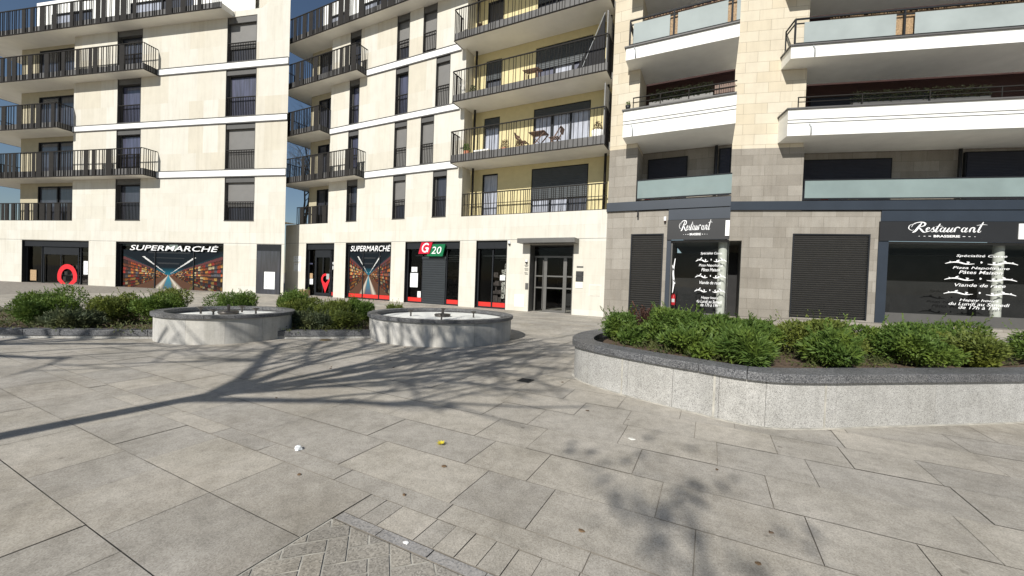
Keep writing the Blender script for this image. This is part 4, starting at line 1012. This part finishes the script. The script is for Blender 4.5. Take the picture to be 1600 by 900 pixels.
P = catmull(out, 6); Nn = normals(P)
plr = empty('raised_planter', (0, 0, 0)); tag(plr, 'curved raised planter of speckled granite with dark coping at the right of the plaza', 'planter')
m = MB(); strip_wall(m, P, Nn, 0, -.16, -.02, .448, True, 8, .002); m.build('wall', M['planter_wall'], plr)
m = MB(); strip_wall(m, P, Nn, .04, -.27, .449, .535, True, 9, .002); m.build('coping', M['coping'], plr, bevel=.006)
m = MB(); strip_wall(m, P, Nn, .003, -.01, -.01, .0, True)
for k in range(7, len(P), 16):      # pale mortar lines at the block joints
    a = P[k]+Nn[k]*.0025; tdir = (P[(k+1) % len(P)]-P[k]).normalized()*.011; m.quad((a.x-tdir.x,a.y-tdir.y,0), (a.x+tdir.x,a.y+tdir.y,0), (a.x+tdir.x,a.y+tdir.y,.446), (a.x-tdir.x,a.y-tdir.y,.446))
m.build('mortar_joints', M['mortar'], plr)
m = MB(); strip_wall(m, P, Nn, .032, .001, -.003, .006, True, 11, .001); m.build('base_mortar', M['mortar'], plr)
m = MB(); m.poly([(p.x+q.x*-.4, p.y+q.y*-.4, .47) for p, q in zip(P, Nn)]); m.build('soil', M['soil'], plr)
# kerbed bed on the left
out2 = [(-5.9,7.2), (-6.69,6.28), (-7.66,5.32), (-8.9,4.25), (-10.2,3.2), (-11.5,2.2), (-13,1.05), (-14.6,.2), (-16.2,.9), (-16.4,2.4), (-14.6,3.9), (-12.6,5.4), (-10.6,7.1), (-8.8,8.6), (-7.2,9.4), (-6.2,8.9), (-5.75,8.1)]
P2 = catmull(out2, 6); N2 = normals(P2)
s_ = 1 if (N2[8].x*1 + N2[8].y*-1) > 0 else -1
bed = empty('planting_bed', (0, 0, 0)); tag(bed, 'low planting bed with dark granite kerb behind the fountains on the left', 'flower bed')
m = MB(); strip_wall(m, P2, N2, .0, -.22*1, .05, .16, True, 7, .003); m.build('kerb', M['coping'], bed, bevel=.006)
m = MB(); strip_wall(m, P2, N2, -.02, -.2, -.01, .049, True, 7, .002); m.build('kerb_base', M['planter_wall'], bed)
m = MB(); m.poly([(p.x+q.x*-.2, p.y+q.y*-.2, .12) for p, q in zip(P2, N2)]); m.build('soil', M['soil'], bed)

# ------------------------------------------------------------------ bushes
def bush(name, label, x, y, z, rx, ry, h, mat, seed, n=5200, leaf=(.0105,.036), group=None, lumps=9, cat='bush', spiky=.0):
    if group == 'bushes in the raised planter': h *= .84; rx *= 1.05; ry *= 1.05
    n = int(n*1.7); q = random.Random(seed); e = empty(name, (x, y, z), q.uniform(0, 6.28)); tag(e, label, cat, group)
    L = []
    for i in range(lumps):
        t = q.uniform(0, 6.283); rr_ = math.sqrt(q.random())*.62; k = q.uniform(.30,.52)
        L.append((Vector((rr_*math.cos(t)*rx, rr_*math.sin(t)*ry, h*q.uniform(.28,.72))), Vector((rx*k, ry*k, h*q.uniform(.22,.34)))))
    L.append((Vector((0,0,h*.42)), Vector((rx*.72, ry*.72, h*.42))))
    a = MB()
    for i in range(n):
        c, s = L[i % len(L)]; d = Vector((q.gauss(0,1), q.gauss(0,1), q.gauss(0,1))).normalized()
        f = q.random()**.22*q.uniform(.86,1.08)
        p = c+Vector((d.x*s.x, d.y*s.y, d.z*s.z))*f
        if p.z < .01: continue
        up = (d*.9+Vector((q.uniform(-1,1), q.uniform(-1,1), q.uniform(-.3,1.1)))).normalized()
        w = up.cross(Vector((q.uniform(-1,1), q.uniform(-1,1), q.uniform(-1,1)))).normalized()*leaf[0]*q.uniform(.6,1.3); l = up*leaf[1]*q.uniform(.6,1.5)
        a.quad(p-l*.3, p+w+l*.25, p+l, p-w+l*.25)
    for i in range(26):                            # loose shoots standing out of the outline
        c, sz = L[i % len(L)]; t = q.uniform(0, 6.283); b0 = c+Vector((math.cos(t)*sz.x*.6, math.sin(t)*sz.y*.6, sz.z*.6)); dr = Vector((math.cos(t)*.5, math.sin(t)*.5, q.uniform(.4,1.3))).normalized(); ln = q.uniform(.10,.24)
        for k in range(12):
            p = b0+dr*ln*k/11; u = (dr+Vector((q.uniform(-1,1), q.uniform(-1,1), q.uniform(-.4,.6)))).normalized(); w = u.orthogonal().normalized()*leaf[0]*.8; l = u*leaf[1]*.8
            a.quad(p-l*.2, p+w+l*.25, p+l, p-w+l*.25)
    a.build('foliage', mat, e)
    a = MB()
    for i in range(16):
        c, s = L[i % len(L)]; b0 = Vector((c.x*.25, c.y*.25, 0)); b1 = c+Vector((q.uniform(-.3,.3)*s.x, q.uniform(-.3,.3)*s.y, s.z*.6)); a.tube([b0, b0.lerp(b1,.5)+Vector((0,0,.03)), b1], [.012,.009,.004], 5)
    a.build('stems', M['bark'], e); return e
GL = 'bushes in the kerbed bed'; GR = 'bushes in the raised planter'
lw = M['leaf']; lo = M['leaf_olive']; lb = M['leaf_blue']
# right planter
bush('bush', 'upright green bush at the left tip of the raised planter', -1.28, 6.30, .47, .36, .34, .62, lw, 101, 5200, group=GR)
bush('bush', 'low spreading green tuft right of the bush at the left tip of the raised planter', -.95, 5.95, .47, .26, .22, .34, lw, 102, 2600, (.016,.055), GR)
bush('bush', 'thin purple brown shrub between the two large green bushes of the raised planter', -.88, 6.55, .47, .26, .22, .52, M['leaf_red'], 103, 1100, (.014,.05), GR)
bush('bush', 'large rounded green bush in front of the louvre', -.42, 6.35, .47, .52, .46, .66, lw, 104, 9000, group=GR, lumps=12)
bush('bush', 'low dark green bush at the front of the raised planter, below the louvre', -.20, 5.62, .47, .42, .30, .36, lw, 105, 5200, (.013,.05), GR)
bush('bush', 'broad bright green bush in front of the restaurant window', .42, 6.1, .47, .60, .5, .60, lw, 106, 9500, (.014,.055), GR, 12)
bush('bush', 'feathery green bush at the front coping, right of the low dark one', .34, 5.38, .47, .46, .30, .44, lw, 107, 6500, (.010,.075), GR)
bush('bush', 'tall olive green bush beyond the restaurant window, right part of the raised planter', 1.35, 6.75, .47, .66, .5, .62, lo, 108, 8500, group=GR, lumps=12)
bush('bush', 'mid green bush on the inward bend of the raised planter', 1.25, 5.85, .47, .46, .32, .46, lw, 109, 6000, (.012,.06), GR)
bush('bush', 'rounded dark green bush right of the inward bend of the raised planter', 2.15, 6.65, .47, .56, .42, .58, lw, 110, 7500, group=GR)
bush('bush', 'olive bush at the far right front of the raised planter', 2.85, 7.05, .47, .52, .36, .52, lo, 111, 6500, group=GR)
bush('bush', 'wide dark green bush at the far right back of the raised planter', 3.1, 7.95, .47, .7, .5, .62, lw, 112, 7000, group=GR)
bush('bush', 'last green bush at the right tip of the raised planter', 4.1, 8.0, .47, .6, .45, .6, lw, 113, 5000, group=GR)
# left bed, from the fountain to the left
bush('bush', 'rounded dark green bush touching the large fountain', -7.85, 7.05, .12, .46, .42, .66, lw, 121, 6500, group=GL)
bush('bush', 'olive topped bush second from the large fountain', -8.05, 6.5, .12, .52, .46, .68, lo, 122, 7000, group=GL)
bush('bush', 'spreading olive bush third from the large fountain', -8.8, 6.3, .12, .62, .52, .70, lo, 123, 7500, group=GL, lumps=12)
bush('bush', 'tall dark bush behind the smaller fountain, before the supermarket door', -9.25, 6.35, .12, .55, .55, .86, lw, 124, 7500, group=GL)
bush('bush', 'low grey green groundcover bush by the kerb next to the large fountain', -7.35, 6.25, .12, .42, .26, .34, lb, 125, 3500, (.012,.05), GL)
bush('bush', 'low grey green groundcover bush by the kerb between the two fountains', -7.75, 5.75, .12, .55, .30, .40, lb, 126, 4200, (.012,.055), GL)
bush('bush', 'low loose olive bush in the bed between the two fountains', -7.25, 6.1, .12, .42, .3, .42, M['leaf_olive'], 127, 3400, (.010,.05), GL)
bush('bush', 'small green tuft showing behind the rim of the large fountain', -7.75, 8.3, .12, .34, .3, .50, lo, 128, 2500, group=GL)
bush('bush', 'dark green bush just left of the smaller fountain', -10.45, 4.2, .12, .62, .5, .66, lw, 129, 6500, group=GL)
bush('bush', 'olive bush second to the left of the smaller fountain', -11.3, 3.75, .12, .6, .5, .70, lo, 130, 6500, group=GL)
bush('bush', 'dark green bush third to the left of the smaller fountain', -12.0, 2.95, .12, .6, .5, .66, lw, 131, 6500, group=GL)
bush('bush', 'olive brown bush behind the left row of the kerbed bed', -11.6, 4.7, .12, .6, .5, .76, lo, 132, 5500, group=GL)
bush('bush', 'dark green bush at the far left end of the kerbed bed', -12.9, 3.2, .12, .7, .6, .82, lw, 133, 6500, group=GL)
bush('bush', 'rounded bush behind the smaller fountain', -10.2, 5.5, .12, .62, .55, .74, lw, 134, 6000, group=GL)
bush('bush', 'low grey green bush along the kerb at the far left', -11.0, 3.0, .12, .6, .32, .36, lb, 135, 4000, (.012,.05), GL)
# low planting that nobody could count
def ground_cover(name, Pp, Np, inset, z, n, seed, hgt=.10):
    q = random.Random(seed); poly = [p+nn*inset for p, nn in zip(Pp, Np)]
    x0 = min(p.x for p in poly); x1 = max(p.x for p in poly); y0 = min(p.y for p in poly); y1 = max(p.y for p in poly)
    def inside(x, y):
        c = False
        for i in range(len(poly)):
            a, b = poly[i], poly[i-1]
            if (a.y > y) != (b.y > y) and x < (b.x-a.x)*(y-a.y)/(b.y-a.y)+a.x: c = not c
        return c
    m_ = MB()
    while n > 0:
        x, y = q.uniform(x0,x1), q.uniform(y0,y1); n -= 1
        if not inside(x, y): continue
        for k in range(6):
            p = Vector((x+q.gauss(0,.04), y+q.gauss(0,.04), z+q.random()*hgt)); u = Vector((q.uniform(-1,1), q.uniform(-1,1), q.uniform(0,1.4))).normalized(); w = u.orthogonal().normalized()*.010; l = u*.05
            m_.quad(p-l*.3, p+w, p+l, p-w)
    return tag(m_.build(name, M['leaf_cover']), kind='stuff')
ground_cover('ground_cover', P2, N2, -.3, .12, 4500, 5)
ground_cover('ground_cover', P, Nn, -.55, .47, 1800, 6, .08)

# ================================================================== TREES
def bare_tree(label, x, y, H, seed, spread=1.0, tufts=0, fine=4, group=None, lean=(0,0), trunk=.17, first=.38, name='bare_tree', dense=0, clen=.52, limbs=None, keep=None):
    q = random.Random(seed); e = empty(name, (x, y, 0)); tag(e, label, 'tree', group)
    tr = MB(); cr = MB(); tips = []
    def grow(mb, p, d, ln, r0, lev):
        if keep and lev > 1:                      # crown shaped for its shadow: twigs shading ground outside the bounds are dropped
            t_ = p+d*ln*.8
            if (y+t_.y+1.43*t_.z) < keep[0] or x+t_.x > keep[1] or (len(keep) > 2 and y+t_.y+1.43*t_.z > keep[2]): return
        n = 4 if lev < 3 else 3; pts = [p]; rads = [r0]
        for i in range(n):
            d = (d+Vector((q.gauss(0,.13), q.gauss(0,.13), q.gauss(.03,.08)))).normalized(); p = p+d*ln/n; pts.append(p); rads.append(r0*(1-(.5 if dense else .62)*(i+1)/n))
        mb.tube(pts, rads, 7 if lev < 2 else 4, cap=False)
        if lev >= fine: tips.append(p); return
        kids = ({0: 9, 1: 8, 2: 5, 3: 3} if dense else {0: 7, 1: 5, 2: 5, 3: 4}).get(lev, 4)
        for i in range(kids):
            t = .25+.75*(i+q.random()*.8)/kids; t = min(t, .98); k = t*n; j = int(k); c = pts[j].lerp(pts[min(j+1,n)], k-j)
            if dense and lev < 2: t *= .9
            ax = d.orthogonal().normalized(); ax = Matrix.Rotation(q.uniform(0,6.283), 3, d) @ ax
            nd = (d*q.uniform(.55,.9)+ax*q.uniform(.55,.95)*spread+Vector((0,0,.16))).normalized()
            grow(cr, c, nd, ln*(q.uniform(.55,.85) if dense else q.uniform(.48,.68)), max(.018 if dense else .006, rads[min(j,n)]*(q.uniform(.5,.72) if dense else q.uniform(.45,.66))), lev+1)
        tips.append(p)
    h0 = H*first; tr.tube([(0,0,0), (.03,.02,h0*.5), (lean[0]*.3,lean[1]*.3,h0)], [trunk*1.25,trunk,trunk*.85], 10)
    tr.build('trunk', M['bark'], e)
    if limbs:
        for lx, ly, lz in limbs:
            v = Vector((lx, ly, lz)); grow(cr, Vector((lean[0]*.3+q.uniform(-.06,.06), lean[1]*.3, h0-q.uniform(.1,.5))), v.normalized(), v.length, trunk*q.uniform(.5,.75), 1)
    else: grow(cr, Vector((lean[0]*.3,lean[1]*.3,h0-.1)), Vector((lean[0]/H,lean[1]/H,1)).normalized(), H*clen, trunk*.8, 0)
    cr.build('crown', M['bark'], e)
    if tufts:
        lf = MB()
        for p in tips:
            if q.random() > tufts: continue
            for k in range(5):
                c = p+Vector((q.gauss(0,.09), q.gauss(0,.09), q.gauss(0,.09))); u = Vector((q.uniform(-1,1), q.uniform(-1,1), q.uniform(-1,1))).normalized(); w = u.orthogonal().normalized()*.03; l = u*.07
                lf.quad(c-l, c+w, c+l, c-w)
        lf.build('leaves', M['leaf'], e)
    return e
GT = 'plaza trees behind the viewer'
L1 = [(.3,0,3.9), (2.2,.1,1.5), (1.9,-.2,2.7), (-1.4,.2,2.5), (1.0,.2,3.5), (-1.9,.1,1.3), (1.5,.2,1.0), (2.6,.1,.6), (-.5,.2,3.1), (3.0,.2,1.9), (-2.2,0,2.0)]
bare_tree('bare plane tree behind the viewer on the left, shading the paving before the large fountain', -4.95, -4.2, 9.8, 4, 1.0, 0, 3, GT, lean=(.8,0), first=.50, dense=1, trunk=.115, limbs=L1, keep=(2.8,-1.3,8.6))
bare_tree('added bare plane tree further left behind the viewer, shading the paving before the smaller fountain', -10.4, -4.7, 9.4, 8, 1.0, 0, 3, GT, first=.50, dense=1, trunk=.10, limbs=[(.2,0,3.2), (1.9,.1,1.2), (-1.6,.2,1.6), (1.4,.2,2.4), (-.9,-.1,2.6), (2.3,0,.6)], keep=(1.6,-6.0,3.7))  # unseen extra tree, added for its branch shadows on the left paving
bare_tree('small tree with leaf tufts behind the viewer on the right', .70, -6.1, 7.6, 15, .9, .26, 3, GT, trunk=.03, first=.62, limbs=[(-1.2,0,.85), (-.8,0,1.25), (-.6,.05,.55)], keep=(.9,.6))
bare_tree('second small tree with leaf tufts, added behind the viewer to shade the paving further right', 2.7, -5.9, 7.4, 16, .9, .30, 3, GT, trunk=.032, first=.62, limbs=[(-.7,0,.6), (.1,0,1.0), (.6,.1,.5)], keep=(.9,3.6))  # unseen, added only to throw leaf shadow on the right-hand paving
GB = 'bare trees in the side street'
bare_tree('bare tree in the side street between the two apartment blocks', -31.4, 22.0, 12.0, 21, 1.0, 0, 4, GB)
bare_tree('taller bare tree deeper in the side street', -42.0, 29.6, 15, 22, 1.0, 0, 4, GB)
bare_tree('bare tree beyond the left end of the far left building', -56.0, 15.0, 15, 23, 1.0, 0, 4, GB)

# ================================================================== SMALL LITTER
m = MB(); q = random.Random(3)
for k in range(9):
    t = k*.7; c = Vector((.012*math.cos(t), .012*math.sin(t), .008+.002*(k % 3))); u = Vector((math.cos(t), math.sin(t), q.uniform(.2,.9))).normalized()*.03; w = Vector((-math.sin(t), math.cos(t), 0))*.012; m.quad(c-u*.3, c+w, c+u, c-w)
m_y = plain('yellow_petal', (.62,.52,.04), .6, 0, .15, 30); o = m.build('fallen_flower', m_y); o.location = (-1.88, 2.57, .002); tag(o, 'yellow crumpled flower lying on the granite slabs', 'flower')
def scrap(name, label, x, y, r0, mat, seed, cat, hgt=.012):
    q = random.Random(seed); mb = MB(); n = 9; ring = [(r0*q.uniform(.6,1.2)*math.cos(2*math.pi*i/n), r0*q.uniform(.5,1)*math.sin(2*math.pi*i/n)) for i in range(n)]
    base = [(a, b, .001) for a, b in ring]; top = [(a*.8, b*.8, hgt*q.uniform(.5,1)) for a, b in ring]
    for i in range(n): j = (i+1) % n; mb.quad(base[i], base[j], top[j], top[i])
    mb.poly(top); o = mb.build(name, mat); o.location = (x, y, .003); return tag(o, label, cat)
scrap('paper_scrap', 'crumpled white paper scrap on the paving at the left of the yellow flower', -2.73, 1.94, .035, M['paper'], 1, 'litter', .03)
scrap('paper_scrap', 'flat pale paper scrap on the paving in front of the raised planter', -.56, 3.52, .032, M['column'], 2, 'litter', .008)
scrap('gum_spot', 'white chewing gum spot on the dark granite strip', -1.31, 1.53, .018, M['white_band'], 3, 'litter', .004)
scrap('dark_leaf', 'small dark leaf on the slabs near the herringbone setts', -1.62, 1.86, .014, M['dead_leaf'], 4, 'leaf', .006)
scrap('dark_leaf', 'small dark leaf beside the raised planter', -1.10, 4.05, .02, M['soil'], 5, 'leaf', .006)
scrap('dark_leaf', 'small brown leaf on the slabs left of the border course', -2.38, 1.70, .016, M['dead_leaf'], 6, 'leaf', .006)
scrap('dark_leaf', 'dark scrap near the left corner of the raised planter', -1.72, 5.02, .022, M['soil'], 7, 'leaf', .008)
scrap('brown_leaf_litter', 'brown scatter of dead leaves by the kerb left of the large fountain', -6.9, 5.45, .16, M['leaf_dry'], 8, 'leaves', .012)
ql = random.Random(77)
for k in range(18):
    x_, y_ = ql.uniform(-5.5, 1.5), ql.uniform(1.7, 6.5)
    if (x_+5.55)**2+(y_-7.49)**2 < 3 or (x_ > -2.1 and y_ > 4.2): continue
    o = scrap('dry_leaf', 'small dry brown leaf lying on the plaza paving', x_, y_, ql.uniform(.012,.022), M['dead_leaf'] if k % 3 else M['soil'], 100+k, 'leaf', .007); o['group'] = 'dry leaves scattered on the paving'
e = empty('drain_cover', (-2.17, 4.82, 0)); tag(e, 'small black square drain cover in the paving left of the raised planter', 'drain cover')
m = MB(); m.box(-.09, .09, -.09, .09, .002, .008); m.build('plate', M['sign_black'], e); m = MB(); [m.box(-.07, .07, -.07+i*.03, -.055+i*.03, .0085, .012) for i in range(5)]; m.build('grate', M['anthracite'], e)

# ================================================================== LIGHT, SKY, CAMERA
SUN_EL = 35.0
w = bpy.data.worlds.new('World'); sc.world = w; w.use_nodes = True; nt = w.node_tree; nt.nodes.clear()
sky = nt.nodes.new('ShaderNodeTexSky'); sky.sky_type = 'NISHITA'; sky.sun_disc = False; sky.sun_elevation = R(SUN_EL); sky.sun_rotation = R(180); sky.altitude = 100; sky.air_density = 1.0; sky.dust_density = .4; sky.ozone_density = 2.0
bg = nt.nodes.new('ShaderNodeBackground'); bg.inputs[1].default_value = .06; wo = nt.nodes.new('ShaderNodeOutputWorld')
nt.links.new(sky.outputs[0], bg.inputs[0]); nt.links.new(bg.outputs[0], wo.inputs[0])
sl = bpy.data.lights.new('sun', 'SUN'); sl.energy = 4.5; sl.angle = R(.53); sl.color = (1, .965, .90)
so = bpy.data.objects.new('sun', sl); COL.objects.link(so)
sd = Vector((0.0, -math.cos(R(SUN_EL)), math.sin(R(SUN_EL)))); so.rotation_euler = sd.to_track_quat('Z', 'Y').to_euler(); so.location = (0, -20, 30)

cam = bpy.data.cameras.new('camera'); co = bpy.data.objects.new('camera', cam); COL.objects.link(co)
r_ = Vector((.89261119, .4493959, .03589692)); u_ = Vector((-.0401695281, -.0000270902654, .999192878)); f_ = Vector((-.44903416, .89333271, -.01802784))
mt = Matrix((r_, u_, -f_)).transposed().to_4x4(); mt.translation = (0, 0, 16/12); co.matrix_world = mt
cam.sensor_fit = 'HORIZONTAL'; cam.sensor_width = 36; cam.lens = 617.057/1600*36; cam.clip_start = .05; cam.clip_end = 3000
sc.camera = co
sc.view_settings.view_transform = 'Standard'; sc.view_settings.look = 'None'; sc.view_settings.exposure = .2; sc.view_settings.gamma = 1; sc.view_settings.use_curve_mapping = False
sc.cycles.max_bounces = 8; sc.cycles.transparent_max_bounces = 12; sc.cycles.use_denoising = True
